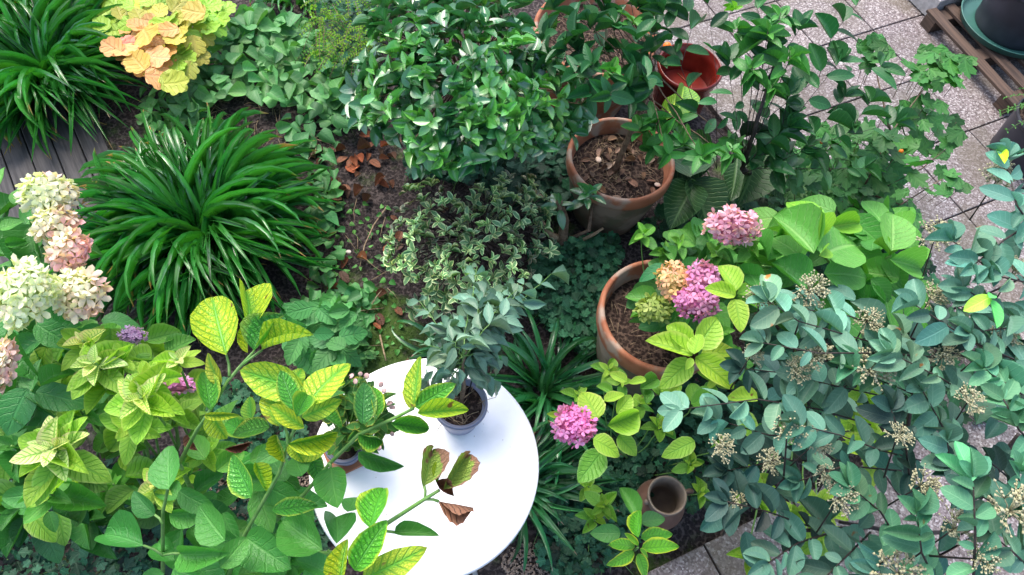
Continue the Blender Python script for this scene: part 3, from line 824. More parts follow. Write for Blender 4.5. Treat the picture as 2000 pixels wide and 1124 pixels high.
clump('grass_clump', 402, 466, 520, 0.64, 0.0255, 'round fountain-shaped clump of glossy green strap leaves right of the deck', (1.15, 1.12, 1.1))
clump('strap_leaf_plant', 1062, 775, 70, 0.42, 0.027, 'loose strap-leaved plant growing behind the white table near the tall pot', (0.9, 0.85, 1.8), r0=0.09, lv=0.25)
clump('strap_leaf_plant', 1010, 955, 46, 0.36, 0.024, 'strap-leaved plant drooping out from under the right side of the white table', (0.9, 0.8, 1.8), r0=0.08, lv=0.25, arc=(-110, 60))
clump('strap_leaf_plant', 880, 690, 40, 0.30, 0.020, 'strap-leaved plant behind the table under the ficus foliage', (1.6, 1.1, 2.2), r0=0.08, lv=0.25)
clump('strap_leaf_plant', 575, 5, 50, 0.30, 0.02, 'thin strap-leaved plant at the top edge left of the yellow-green shrub', (1.3, 1.0, 1.0), r0=0.08)

# ================================================================== HEUCHERA
P = Plant('heuchera', W(320, 60, 0), 'heuchera with scalloped yellow-green leaves turning peach and orange', 'plant', mat='heuchera_leaf', shapes='heuch', ns=3)
hp = [(200, -20), (440, -20), (452, 30), (420, 70), (385, 110), (350, 172), (300, 150), (225, 110), (170, 62), (205, 40)]
for (u, v) in scatter(hp, 110, 0.8):
    d = math.hypot(u-320, v-50); z = 0.34-0.0008*d+G(0.012)
    a = math.atan2(-(v-40), u-320)+G(0.7)
    c = (0.8, 1.05, 0.55) if random.random() < 0.72 else (1.3, 0.95, 0.9)
    if math.hypot(u-290, v-95) < 55 and random.random() < 0.65: c = (1.75, 0.75, 1.5)
    if u > 400 and v < 60: c = (0.75, 1.15, 0.5)
    Lf = R(0.09, 0.125)
    b = W(u, v, z); dv = Vector((math.cos(a), math.sin(a), -0.15)); 
    P.add(b-dv*Lf*0.45, dv, Vector((G(.25), G(.25)-.2, 1)), Lf, 1.05, jit(c, .08, .06), zs=.8)
for (u, v, r, c) in ((292, 75, 34, (1.7, 0.85, 0.9)), (306, 115, 32, (2.0, 0.8, 1.9)), (312, 146, 32, (1.8, 0.75, 1.6)), (256, 82, 24, (2.0, 0.55, 2.2)), (247, 103, 27, (1.9, 0.75, 1.6)), (272, 126, 28, (1.6, 0.85, .9)), (222, 96, 24, (1.9, .75, 1.5)), (380, 25, 26, (1.6, .9, 1.0)), (345, 165, 28, (1.1, 1., .6)), (338, 155, 30, (1.0, 1., .6))):
    z = 0.36; Lf = 2*r/PPM(u, v, z)*0.95; a = R(0, 6.28); dv = Vector((math.cos(a), math.sin(a), -0.1)); b = W(u, v, z+G(.006))
    P.add(b-dv*Lf*0.45, dv, Vector((G(.15), G(.15)-.2, 1)), Lf, 1.1, jit(c, .04, .03), pri=3, zs=.7)
P.finish()

# ================================================================== GROUND COVER
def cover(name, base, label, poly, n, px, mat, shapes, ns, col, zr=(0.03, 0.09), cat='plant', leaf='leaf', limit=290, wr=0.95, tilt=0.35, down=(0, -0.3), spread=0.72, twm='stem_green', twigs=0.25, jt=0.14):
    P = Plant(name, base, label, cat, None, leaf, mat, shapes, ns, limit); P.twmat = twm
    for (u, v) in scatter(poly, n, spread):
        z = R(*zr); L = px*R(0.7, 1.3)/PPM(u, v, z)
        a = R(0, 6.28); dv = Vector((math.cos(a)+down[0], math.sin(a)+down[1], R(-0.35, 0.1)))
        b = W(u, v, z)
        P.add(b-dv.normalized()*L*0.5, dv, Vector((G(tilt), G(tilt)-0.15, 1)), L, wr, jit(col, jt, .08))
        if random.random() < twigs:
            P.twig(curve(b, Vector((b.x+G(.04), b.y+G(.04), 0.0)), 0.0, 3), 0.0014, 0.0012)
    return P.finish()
vinep = [(352, 178), (330, 235), (392, 232), (410, 190), (480, 185), (560, 200), (640, 240), (700, 250), (690, 195), (690, 150), (700, 110), (640, 60), (560, 35), (470, 20), (440, 70), (400, 110), (380, 140)]
cover('vine', W(520, 130, 0), 'trailing vine with heart-shaped green leaves spreading beside the heuchera', vinep, 300, 34, 'vine_leaf', 'heart', 3, (1.1, 1.05, 1.15), (0.03, 0.16), limit=295, wr=0.85, jt=.2)
cover('vine', W(620, 300, 0), 'sparse heart-leaved runner over bare soil left of the dead leaves', [(545, 225), (660, 240), (650, 320), (600, 300), (655, 380), (640, 440), (600, 430), (620, 350), (560, 280)], 34, 30, 'vine_leaf', 'heart', 3, (0.9, 0.95, 1.1), (0.02, 0.07), wr=.85)
cover('nettle_plant', W(620, 640, 0), 'upright nettle with toothed green leaves between the strap-leaf clump and the bare path', [(548, 610), (650, 590), (700, 640), (690, 700), (620, 720), (570, 690)], 42, 52, 'nettle_leaf', 'nettle', 4, (1.05, 1.1, 1.1), (0.08, 0.3), wr=0.62, cat='plant')
cover('seedlings', W(690, 700, 0), 'low seedlings with small round leaves at the table\'s far edge', [(600, 700), (700, 670), (740, 690), (700, 730), (600, 760)], 150, 14, 'vine_leaf', 'heart', 3, (0.9, 0.9, 0.9), (0.01, 0.06))
cover('vine', W(720, 570, 0), 'short runner with a few heart leaves across the mossy soil', [(650, 600), (690, 540), (735, 555), (730, 590), (700, 620), (650, 650)], 16, 32, 'vine_leaf', 'heart', 3, (0.7, 0.85, 0.9), (0.02, 0.05), wr=.85)
cover('ivy_patch', W(1110, 560, 0), 'dense small-leaved ivy between the variegated shrub and the tall terracotta pot', [(1040, 480), (1200, 455), (1215, 500), (1180, 560), (1165, 640), (1160, 700), (1100, 660), (1030, 600)], 620, 20, 'ivy_leaf', 'ivy', 3, (0.9, 1, 1), (0.03, 0.16), wr=1.1, jt=.3)
cover('ivy_patch', W(1150, 1020, 0), 'shade-tinted ivy on the ground between the white table and the clay jug', [(1060, 860), (1270, 880), (1270, 980), (1290, 1020), (1180, 1110), (1110, 1140), (1050, 1100), (1060, 960)], 620, 20, 'ivy_leaf', 'ivy', 3, (0.55, 0.65, 0.75), (0.02, 0.10), wr=1.1, jt=.35)  # leaf tint lowered to paint in the shade between table and jug
cover('ivy_patch', W(1250, 850, 0), 'shade-tinted ivy around the foot of the tall terracotta pot', [(1100, 740), (1480, 720), (1500, 960), (1350, 1000), (1270, 900), (1120, 860)], 520, 22, 'ivy_leaf', 'ivy', 3, (0.5, 0.62, 0.65), (0.02, 0.12), wr=1.1, jt=.35)  # shade at the pot's foot is painted into this leaf tint
cover('ivy_patch', W(150, 1050, 0), 'shade-tinted ground ivy under the lime hydrangea in the lower left corner', [(-40, 900), (300, 900), (460, 960), (640, 980), (640, 1160), (-40, 1160)], 700, 22, 'ivy_leaf', 'ivy', 3, (0.45, 0.6, 0.65), (0.02, 0.1), wr=1.1, jt=.35)  # dark tint paints the deep shade under the hydrangea
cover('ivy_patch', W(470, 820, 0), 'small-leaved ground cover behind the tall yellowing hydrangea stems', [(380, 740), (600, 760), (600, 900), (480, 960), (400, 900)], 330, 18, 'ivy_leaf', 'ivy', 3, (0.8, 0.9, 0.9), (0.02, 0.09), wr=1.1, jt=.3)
cover('ivy_patch', W(960, 330, 0), 'deeply shade-tinted ivy beneath the glossy camellia', [(790, 270), (1120, 250), (1130, 400), (1060, 430), (900, 350), (800, 340)], 480, 24, 'ivy_leaf', 'ivy', 3, (0.5, 0.6, 0.7), (0.02, 0.22), wr=1.1, jt=.35)  # camellia's shade is put into the leaf colour here
cover('ivy_patch', W(1440, 440, 0), 'shade-tinted ivy around the striped leaves behind the pink hydrangea', [(1300, 400), (1560, 330), (1780, 400), (1820, 520), (1400, 560), (1240, 450)], 520, 26, 'ivy_leaf', 'ivy', 3, (0.6, 0.7, 0.6), (0.02, 0.2), wr=1.1, jt=.35)  # darkened tint stands in for shade in the gaps between the plants
cover('ivy_patch', W(1700, 680, 0), 'shade-tinted ground ivy beneath the grey-leaved shrub', [(1450, 560), (1820, 520), (1990, 620), (1990, 800), (1800, 840), (1480, 800)], 420, 28, 'ivy_leaf', 'ivy', 3, (0.6, 0.7, 0.6), (0.02, 0.2), wr=1.1, jt=.35)  # shade under the shrub painted as a darker leaf tint

cover('vine', W(300, 210, 0), 'mixed low leaves filling the gap between the two big strap-leaf clumps', [(270, 180), (390, 180), (420, 250), (330, 270), (270, 240)], 60, 26, 'vine_leaf', 'heart', 3, (1.0, 1.05, .9), (0.03, 0.12), wr=.8, jt=.25)
cover('vine', W(600, 400, 0), 'small heart leaves edging the right side of the round strap-leaf clump', [(600, 330), (660, 340), (670, 420), (650, 560), (610, 560), (600, 430)], 40, 26, 'vine_leaf', 'heart', 3, (.8, .9, .9), (0.03, 0.09), wr=.85, jt=.25)
cover('vine', W(620, 660, 0), 'leafy tangle beside the nettle just left of the mossy path', [(560, 590), (700, 560), (730, 620), (710, 680), (620, 720), (560, 680)], 90, 26, 'vine_leaf', 'heart', 3, (.85, .95, 1), (0.02, 0.12), wr=.8, jt=.25)
cover('ivy_patch', W(710, 50, 0), 'dark low leaves beneath the fine yellow-green shrub', [(600, -20), (760, -20), (740, 110), (700, 150), (640, 70)], 260, 20, 'ivy_leaf', 'ivy', 3, (.7, .8, .8), (0.02, 0.25), wr=1.1, jt=.3)
cover('moss_sprouts', W(740, 620, 0), 'tiny green sprouts on the bare path', [(640, 400), (760, 400), (790, 690), (640, 700), (640, 560)], 110, 11, 'vine_leaf', 'heart', 3, (.9, 1, .7), (0.008, 0.03), jt=.3)
# dead leaves and twigs on the bare soil
for k in range(58):
    if k < 40: u, v_ = 715+G(55), 315+G(42)
    else: u, v_ = 700+G(60), 480+G(90)
    z = 0.022; L = R(0.04, 0.075); b = R(0, 6.28); p = W(u, v_, z)
    M = frame(p, Vector((math.cos(b), math.sin(b), R(-.05, .15))), Vector((G(.2), G(.2), 1)), L*0.6, L, L*.6)
    c = random.choice([(1.3, 1.0, 0.8), (0.9, 0.9, 0.9), (0.6, 0.6, 0.6), (1.6, 0.95, 0.6)])
    o = link('fallen_leaf', lib(random.choice(['ellip1', 'ovate2', 'ellip3', 'crumple2']), 'dead_leaf'), None, M, color=jit(c, .15))
    if k < 40: o['label'] = 'dead brown leaf on the soil left of the camellia'; o['group'] = 'dead leaves left of the camellia'
    else: o['label'] = 'scattered brown leaf on the bare earth path left of the variegated shrub'; o['group'] = 'leaves scattered on the bare earth'
    o['category'] = 'leaf'
p = W(716, 508, 0.02)
o = link('fallen_leaf', lib('ellip2', 'dead_leaf'), None, frame(p, Vector((-1, .3, .1)), Vector((0, 0, 1)), .04, .055, .06), color=(2.2, 1.9, 1.4)); o['label'] = 'single light orange dead leaf alone on the bare earth'; o['category'] = 'leaf'
def twig_thing(pts, r, label, mat='twig_tan'):
    v, f = [], []; pp = [W(*q) for q in pts]; tube(v, f, pp, r, r*0.6, 6)
    o = link('twig', mesh_from('twig', v, f, mat)); o['label'] = label; o['category'] = 'twig'
twig_thing([(757, 402, .02), (730, 440, .03), (712, 480, .03), (703, 520, .02)], .0045, 'long curved tan twig on the bare earth left of the variegated shrub')
twig_thing([(742, 655, .02), (750, 690, .03), (754, 705, .03)], .005, 'short upright twig just behind the table')
twig_thing([(635, 660, .02), (680, 610, .05), (750, 602, .04)], .003, 'thin pale runner arching over the mossy soil')
twig_thing([(712, 618, .02), (735, 580, .06), (745, 568, .05)], .003, 'thin yellowish runner behind the first runner')
twig_thing([(640, 50, .12), (600, 120, .15), (575, 170, .05)], .003, 'pale vine stem among the heart-shaped leaves')
vt, ft = [], []
for k in range(80):
    if k < 50: u, v_ = R(380, 640), R(195, 300)
    elif k < 62: u, v_ = R(640, 780), R(380, 690)
    else: u, v_ = R(400, 480), R(780, 850)
    p = W(u, v_, 0.02); b = R(0, 6.28); L = R(0.05, 0.22); d = Vector((math.cos(b), math.sin(b), R(-.02, .1)))*L
    tube(vt, ft, [p, p+d*0.5+Vector((G(.008), G(.008), .01)), p+d], R(0.0012, 0.0026), 0.001, 4)
link('dry_stalks', mesh_from('dry_stalks', vt, ft, 'twig_tan'), kind='stuff')
for (u, v_, s, lab) in ((681, 492, 1.0, 'small grey pebble on the bare earth'), (1100, 1070, 1.2, 'pale curled shell on dark ground right of the table'), (540, 285, .8, 'tiny white stone on soil behind the round strap-leaf clump')):
    o = link('stone', stone_me, None, Matrix.Translation(W(u, v_, .02)) @ Matrix.Scale(s*.8, 4), color=(1.2, 1.2, 1.2)); o['label'] = lab; o['category'] = 'stone'

# ================================================================== SHRUBS
def whorl_shrub(P, poly, n, centre, z0, z1, px, wr, nl=5, col=(1, 1, 1), col_top=None, e=(10, 55), root=None, ptop=0.25, spread=0.8, tw=True, size=0.2, lower=0.5):
    """leaf whorls at twig tips over a domed crown, with darker inner whorls below them"""
    cu, cv = centre
    rm = max(math.hypot(u-cu, v-cv) for u, v in poly)
    for (u, v) in scatter(poly, n, spread):
        d = math.hypot(u-cu, v-cv)/rm
        z = z0+(z1-z0)*max(0, 1-d*d)**0.5+G(0.03)
        inner = random.random() < lower*0.5
        if inner: z -= R(0.08, 0.2)
        c = W(u, v, z); L0 = px/PPM(u, v, z)
        ax = Vector(((c.x-W(cu, cv, z).x)*1.3, (c.y-W(cu, cv, z).y)*1.3, 0.55)); ax += Vector((G(.2), G(.2), G(.1))); ax.normalize()
        q = ax.to_track_quat('Z', 'Y'); a0 = R(0, 6.28)
        topc = (col_top and random.random() < ptop and not inner)
        base = col_top if topc else col
        m = nl+random.choice((-1, 0, 0, 1))
        for k in range(m):
            az = a0+k*2.4+G(.2); ee = rad(R(*e)); L = L0*R(1-size, 1+size)*(0.8 if topc else 1)
            dv = q @ Vector((math.cos(az)*math.cos(ee), math.sin(az)*math.cos(ee), math.sin(ee)))
            up = q @ Vector((-math.cos(az)*math.sin(ee)+G(.25), -math.sin(az)*math.sin(ee)+G(.25), math.cos(ee)+.2))
            P.add(c-ax*L*0.12*k*0.6, dv, up, L, wr*R(.88, 1.12), jit(base, .16, .08))
        if tw:
            rt = root or P.base
            p1 = Vector((rt.x+(c.x-rt.x)*0.35, rt.y+(c.y-rt.y)*0.35, c.z*0.45)) if root is None else rt+Vector((G(.02), G(.02), R(-.1, .12)))
            P.twig(curve(c, p1, 0.0, 4, 0.004), 0.002, 0.004)

# camellia
P = Plant('camellia', W(900, 190, 0), 'broad dark glossy camellia shrub above the variegated shrub', 'shrub', mat='camellia_leaf', shapes='camel'); P.twmat = 'stem_brown'
cp = [(745, -30), (1015, -30), (1020, 60), (1065, 120), (1140, 170), (1150, 250), (1060, 285), (985, 296), (965, 300), (900, 330), (815, 325), (795, 270), (740, 255), (705, 225), (690, 190), (712, 150), (725, 90), (720, 20)]
whorl_shrub(P, cp, 245, (920, 120), 0.55, 1.05, 37, 0.58, 5, (1, 1, 1), (2.6, 1.9, 1.2), ptop=0.5)
whorl_shrub(P, [(660, 170), (720, 170), (745, 250), (720, 262), (690, 235)], 4, (900, 150), 0.35, 0.6, 38, 0.5, 4)
for k in range(5):
    a = R(0, 6.28); b = P.base; t = b+Vector((math.cos(a)*.25, math.sin(a)*.25, .6))
    P.stem(curve(b+Vector((math.cos(a)*.03, math.sin(a)*.03, -.02)), t, .05, 6, .006), .014, .006, 'stem_brown', 'branch')
P.finish()

# yellow-green fine shrub at the top
P = Plant('box_honeysuckle', W(680, 60, 0), 'fine-leaved yellow-green arching shrub at the top edge left of the camellia', 'shrub', mat='hydrangea_lime', shapes='obov', limit=120); P.twmat = 'stem_brown'
for k in range(95):
    u, v = R(605, 750), R(-20, 105)
    p0 = W(u, v, R(.25, .5)); a = R(0, 6.28); d = Vector((math.cos(a)*.07, math.sin(a)*.07-.05, -.03))
    pts = curve(p0, p0+d*1.4, .03, 8); P.twig(pts, .0015)
    hi = random.random() < 0.55
    for i, q in enumerate(pts):
        for s in (-1, 1):
            side = Vector((-d.y, d.x, .01)).normalized()*s
            P.add(q, side+d.normalized()*.4, Vector((G(.2), G(.2), 1)), .016, .55, jit((.75, .9, .5) if hi else (.2, .45, .6), .15))
P.finish()

# variegated pittosporum
P = Plant('pittosporum', W(930, 480, 0), 'low variegated shrub with small cream-edged leaves in the middle of the bed', 'shrub', mat='pittosporum_leaf', shapes='obov', ns=4); P.twmat = 'stem_dark'
pp = [(790, 365), (850, 350), (900, 385), (960, 345), (1050, 345), (1085, 390), (1060, 440), (1085, 480), (1040, 520), (1010, 580), (930, 570), (850, 620), (800, 610), (830, 560), (760, 530), (755, 470), (770, 420)]
whorl_shrub(P, pp, 105, (925, 455), 0.25, 0.52, 20, 0.5, 7, (1.05, 1.05, 1.05), (1.5, 1.5, 1.35), e=(5, 60), ptop=.55, lower=.5, spread=.55)
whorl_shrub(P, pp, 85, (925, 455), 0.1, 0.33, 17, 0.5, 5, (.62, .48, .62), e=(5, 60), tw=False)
P.finish()

# stump with forked branches beside it
P = Plant('pruned_stump', W(1095, 500, 0), 'grey-brown pruned stump with forked bare branches in front of the middle pot', 'stump')
P.stem_px([(1085, 505, 0), (1098, 470, .12), (1103, 430, .25), (1092, 395, .38)], .032, .018, 'stem_brown', 'branch')
P.stem_px([(1096, 468, .12), (1080, 462, .16), (1062, 442, .22), (1053, 428, .26)], .02, .012, 'twig_tan', 'branch')
P.stem_px([(1112, 468, .12), (1150, 450, .2), (1158, 395, .32)], .014, .007, 'stem_brown', 'branch')
P.stem_px([(1140, 468, .14), (1160, 458, .18), (1178, 446, .22)], .011, .006, 'twig_tan', 'branch')
P.mat = 'camellia_leaf'
for (u, v, z) in ((1155, 372, .46), (1148, 378, .44), (1092, 395, .4)):
    P.rosette(u, v, z, 42, 6, .5, (1.3, 1.3, 1), (1, 1, 1), stem=False, shape='camel')
P.finish()

# citrus tree in the middle pot
P = Plant('citrus_tree', pmb+Vector((0, 0, pms-0.01)), 'small orange-fruited tree with dark glossy leaves rooted in the middle terracotta pot', 'tree', mat='citrus_leaf', shapes='camel'); P.twmat = 'stem_brown'
tr = P.base
P.stem([tr+Vector((-.02, -.03, 0)), tr+Vector((0, .02, .15)), tr+Vector((.03, .06, .4)), tr+Vector((.02, .04, .62))], .017, .009, 'stem_brown', 'trunk')
whorl_shrub(P, [(1050, 20), (1120, -20), (1290, -20), (1290, 60), (1275, 120), (1250, 200), (1160, 210), (1130, 150), (1070, 110)], 31, (1190, 100), .85, 1.1, 46, .5, 5, (.9, .95, 1.0), (2.6, 2.1, 1.2), root=tr+Vector((.02, .04, .5)), e=(0, 50), ptop=.2)
whorl_shrub(P, [(1245, 230), (1320, 230), (1420, 250), (1440, 300), (1330, 310), (1250, 300)], 10, (1330, 270), .7, .85, 38, .5, 5, (1.8, 1.7, 1), (3, 2.2, 1.3), root=tr+Vector((.02, .04, .5)), e=(0, 50), ptop=.4)
fr = blob_mesh('fruit', .021, 1, 1, 1, 'orange_fruit', 14, .04)
for (u, v, z) in ((1268, 236, .56), (1303, 91, .7)):
    link('fruit', fr, P.root, Matrix.Translation(W(u, v, z)))
P.finish()

# shrub reaching over the paving
P = Plant('citrus_shrub', W(1480, 330, 0), 'tall open shrub with dark oval leaves reaching over the terrazzo paving', 'shrub', mat='citrus_leaf', shapes='camel'); P.twmat = 'stem_dark'
def sprig(P, pts, nl, px, wr, col=(1, 1, 1), mat=None, shape=None, r=.0018, ang=55, tipn=3, droop=.15):
    pp = [W(*q) for q in pts]
    cv = []
    for i in range(len(pp)-1):
        for t in np.linspace(0, 1, 5)[:-1]: cv.append(pp[i].lerp(pp[i+1], float(t)))
    cv.append(pp[-1]); P.twig(cv, r, r*.5)
    for k in range(nl):
        t = (k+.6)/nl; i = min(len(cv)-2, int(t*(len(cv)-1))); p = cv[i].lerp(cv[i+1], t*(len(cv)-1)-i)
        d = (cv[i+1]-cv[i]).normalized(); s = 1 if k % 2 else -1
        side = d.cross(Vector((0, 0, 1))); side.normalize()
        an = rad(ang*R(.6, 1.25)); dv = d*math.cos(an)+side*s*math.sin(an)+Vector((0, 0, R(-droop*2, .2)))
        L = px*R(.55, 1.25)/PPM(*PX(p), p.z)
        P.add(p, dv, Vector((G(.5), G(.5)-.1, 1)), L, wr*R(.8, 1.15), jit(col, .24, .1), mat, shape)
    for k in range(tipn):
        d = (cv[-1]-cv[-2]).normalized(); side = d.cross(Vector((0, 0, 1))); a = rad((k-(tipn-1)/2)*50)
        L = px*R(.7, 1)/PPM(*PX(cv[-1]), cv[-1].z)
        P.add(cv[-1], d*math.cos(a)+side*math.sin(a)+Vector((0, 0, .15)), Vector((G(.3), G(.3), 1)), L, wr, jit(col, .1, .08), mat, shape)
G1 = [((1400, 330, .7), (1330, 130, 1.0), (1290, 20, 1.15)), ((1400, 330, .7), (1400, 150, 1.05), (1380, -10, 1.2)), ((1430, 320, .7), (1480, 180, 1.0), (1560, 60, 1.15)),
      ((1450, 330, .7), (1560, 220, .95), (1640, 120, 1.05)), ((1450, 330, .7), (1600, 280, .9), (1750, 240, .95)), ((1430, 320, .7), (1500, 230, .95), (1600, 150, 1.0), (1720, 130, 1.0)),
      ((1450, 340, .7), (1560, 300, .85), (1650, 190, .95)), ((1600, 150, 1.0), (1625, 70, 1.1), (1690, -10, 1.15)), ((1480, 330, .7), (1580, 330, .8), (1690, 330, .85)),
      ((1430, 320, .7), (1440, 240, .95), (1420, 120, 1.1)), ((1480, 180, 1.0), (1500, 80, 1.15), (1470, -10, 1.2)), ((1450, 330, .7), (1500, 280, .85), (1540, 250, .9)), ((1330, 130, 1.0), (1350, 60, 1.1), (1330, 0, 1.15)),
      ((1450, 330, .7), (1530, 240, .9), (1540, 180, 1.0)), ((1560, 300, .85), (1640, 280, .9), (1700, 200, .95))]
for g in G1: sprig(P, g, int(7+R(0, 4)), 50, .5, (1, 1, 1), ang=60)
for (u, v, z, r) in ((1500, 60, 1.2, 62), (1545, 110, 1.18, 62), (1470, 130, 1.15, 50), (1525, 25, 1.2, 50), (1440, 50, 1.15, 45), (1510, 165, 1.1, 45), (1430, 290, .95, 40)):
    P.rosette(u, v, z, r, 9, .48, (3.0, 2.3, 1.3), (1.7, 1.6, 1.1), stem=False, shape='camel', e_in=45)
    P.twig(curve(W(u, v, z), W(1450, 330, .7), .05, 5), .0015, .0022)
P.rosette(1437, 14, 1.25, 26, 5, .5, (7, 3.6, .6), (6, 3.2, .6), stem=False, shape='camel')
P.stem_px([(1480, 345, .0), (1455, 335, .5), (1450, 330, .72)], .02, .012, 'stem_dark', 'trunk')
P.stem_px([(1450, 330, .72), (1490, 200, 1.0), (1520, 100, 1.12)], .01, .005, 'stem_dark', 'branch')
P.finish()

# lobed-leaved vine/maple over the paving on the right
P = Plant('currant_bush', W(1680, 430, 0), 'bush with lobed maple-like leaves hanging over the paving beside the big-leaved hydrangea', 'shrub', mat='lobed_leaf', shapes='maple', ns=3); P.twmat = 'stem_brown'
lp = [(1530, 300), (1600, 260), (1700, 250), (1750, 300), (1760, 360), (1790, 430), (1740, 470), (1640, 430), (1540, 390)]
def lobes(poly, n, px, zr, col=(1, 1, 1), wr=1.0):
    for (u, v) in scatter(poly, n, .75):
        z = R(*zr); L = px*R(.7, 1.25)/PPM(u, v, z); a = R(0, 6.28); dv = Vector((math.cos(a)+.2, math.sin(a)-.4, R(-.5, 0)))
        b = W(u, v, z); P.add(b-dv.normalized()*L*.45, dv, Vector((G(.35), G(.35)-.1, 1)), L, wr, jit(col, .18, .1))
        if random.random() < .4: P.twig(curve(b, Vector((b.x*.9+P.base.x*.1, b.y*.9+P.base.y*.1, z*.75)), 0, 3), .0016)
lobes(lp, 125, 46, (.35, .7))
lobes([(1690, 250), (1800, 190), (1860, 215), (1880, 260), (1840, 300), (1880, 370), (1820, 380), (1770, 330)], 34, 46, (.55, .75))
lobes([(1770, 105), (1830, 100), (1895, 120), (1900, 140), (1860, 165), (1800, 170)], 20, 44, (.75, .8), (1.25, 1.2, 1))
lobes([(1680, 75), (1725, 75), (1735, 110), (1700, 140)], 8, 40, (.8, .85))
for g in (((1680, 430, 0), (1690, 360, .5), (1740, 260, .7), (1830, 140, .76)), ((1680, 430, 0), (1700, 380, .45), (1800, 330, .6), (1850, 290, .66)), ((1680, 430, 0), (1640, 360, .5), (1600, 300, .6)), ((1740, 260, .7), (1720, 180, .78), (1705, 110, .82)), ((1700, 380, .45), (1760, 400, .5), (1840, 350, .6))):
    P.stem_px(g, .006, .002, 'stem_brown', 'branch')
for (u, v, z) in ((1760, 296, .62), (1605, 277, .75)):
    link('berry', blob_mesh('berry', .011, 1, 1, 1, 'orange_fruit', 10, .05), P.root, Matrix.Translation(W(u, v, z)))
P.finish()

# striped-leaf plant
P = Plant('striped_leaf_plant', W(1400, 380, 0), 'plant with big dark pleated leaves behind the pink hydrangea', 'plant', mat='striped_leaf', shapes='ovate')
for (a, b, c, d, z, w) in ((1350, 345, 1345, 235, .40, .6), (1355, 360, 1310, 440, .34, .8), (1350, 350, 1395, 450, .33, .75), (1475, 290, 1465, 392, .42, .85), (1390, 300, 1330, 275, .38, .7), (1480, 300, 1555, 320, .36, .7), (1440, 305, 1430, 390, .3, .7), (1370, 270, 1300, 350, .40, .85), (1500, 330, 1560, 390, .3, .7)):
    P.hero(a, b, c, d, z, w, (1, 1, 1), dz=-.05)
P.hero(1320, 225, 1345, 160, .62, .6, (4.5, 3.5, .8), dz=.02); P.hero(1300, 235, 1330, 178, .58, .45, (5.5, 3.6, .8), dz=.02)
for (u, v) in ((1350, 350), (1475, 290), (1320, 225)):
    P.stem_px([(u, v, .38), (1400, 370, .0)], .003, .004, 'stem_green')
P.finish()

# ficus on the table
P = Plant('ficus', g1b+Vector((0, 0, .13)), 'small weeping ficus with narrow grey-green leaves in the grey pot on the table', 'plant', mat='ficus_leaf', shapes='lance'); P.twmat = 'stem_green'
fb = Vector((g1b.x, g1b.y, g1s))
P.stem([fb, fb+Vector((.01, .015, .12)), fb+Vector((0, .03, .26)), fb+Vector((.01, .05, .36))], .007, .004, 'stem_brown', 'trunk')
ft0 = fb+Vector((.0, .03, .26))
for k in range(46):
    u, v = random.choice(((905, 600), (960, 610), (880, 640), (950, 690), (900, 560), (970, 640), (930, 740), (860, 660), (990, 600), (890, 700)))
    u += G(42); v += G(34); z = TOP+.16+R(.08, .34)*(1 if v < 680 else .5)
    e = W(u, v, z); pts = curve(ft0+Vector((0, 0, R(-.06, .08))), e, .07, 8, .003); P.twig(pts, .002, .001)
    for i in range(2, 9):
        for s in (-1, 1):
            if random.random() < .3: continue
            q = pts[i]; d = (pts[i]-pts[i-1]).normalized(); side = d.cross(Vector((0, 0, 1))); side.normalize()
            L = 44*R(.75, 1.2)/PPM(u, v, z)
            P.add(q, d*.6+side*s*.7+Vector((0, 0, -.35+G(.2))), Vector((G(.4), G(.4), 1)), L, .42, jit((1, 1, 1), .18, .08))
P.finish()

# variegated plant with little pinkish discs in the small pot
P = Plant('pot_plant', g2b+Vector((0, 0, .09)), 'bushy small-leaved plant with round pinkish seed discs in the smaller grey pot', 'plant', mat='hydrangea_veined', shapes='ovate', limit=250)
fb = Vector((g2b.x, g2b.y, g2s))
for (u, v) in scatter([(640, 760), (680, 740), (720, 750), (760, 800), (750, 860), (700, 885), (650, 870), (630, 820)], 130, .8):
    z = TOP+.1+R(.04, .16); p = W(u, v, z); a = R(0, 6.28)
    P.add(p, Vector((math.cos(a), math.sin(a), R(-.3, .5))), Vector((G(.5), G(.5), 1)), 30*R(.7, 1.2)/PPM(u, v, z), .6, jit(random.choice(((.5, .5, .8), (.8, .75, 1.2), (1.3, 1, 1.8))), .15))
    if random.random() < .5: P.twig(curve(p, fb, .02, 4), .0016, .002)
me = lathe([(0, .0004), (.005, .0007), (.0095, 0), (.005, -.0007), (0, -.0006)], 10, 'seed_disc', 'twig_tan')
simple_mat('disc_pink', (.42, .26, .25), (.5, .34, .32), 50, .6, .1); me.materials[0] = MATS['disc_pink']
for (u, v) in ((686, 735), (704, 731), (716, 735), (744, 751), (750, 763), (758, 790), (766, 796), (766, 848), (735, 872), (668, 800), (686, 788), (740, 875), (694, 746), (762, 787)):
    z = TOP+.16+R(0, .08); p = W(u, v, z); link('seed_disc', me, P.root, Matrix.Translation(p) @ Euler((R(-.6, .6), R(-.6, .6), 0)).to_matrix().to_4x4() @ Matrix.Scale(R(.8, 1.15), 4))
    P.twig(curve(p, fb, .05, 5), .0007, .0012)
P.finish()

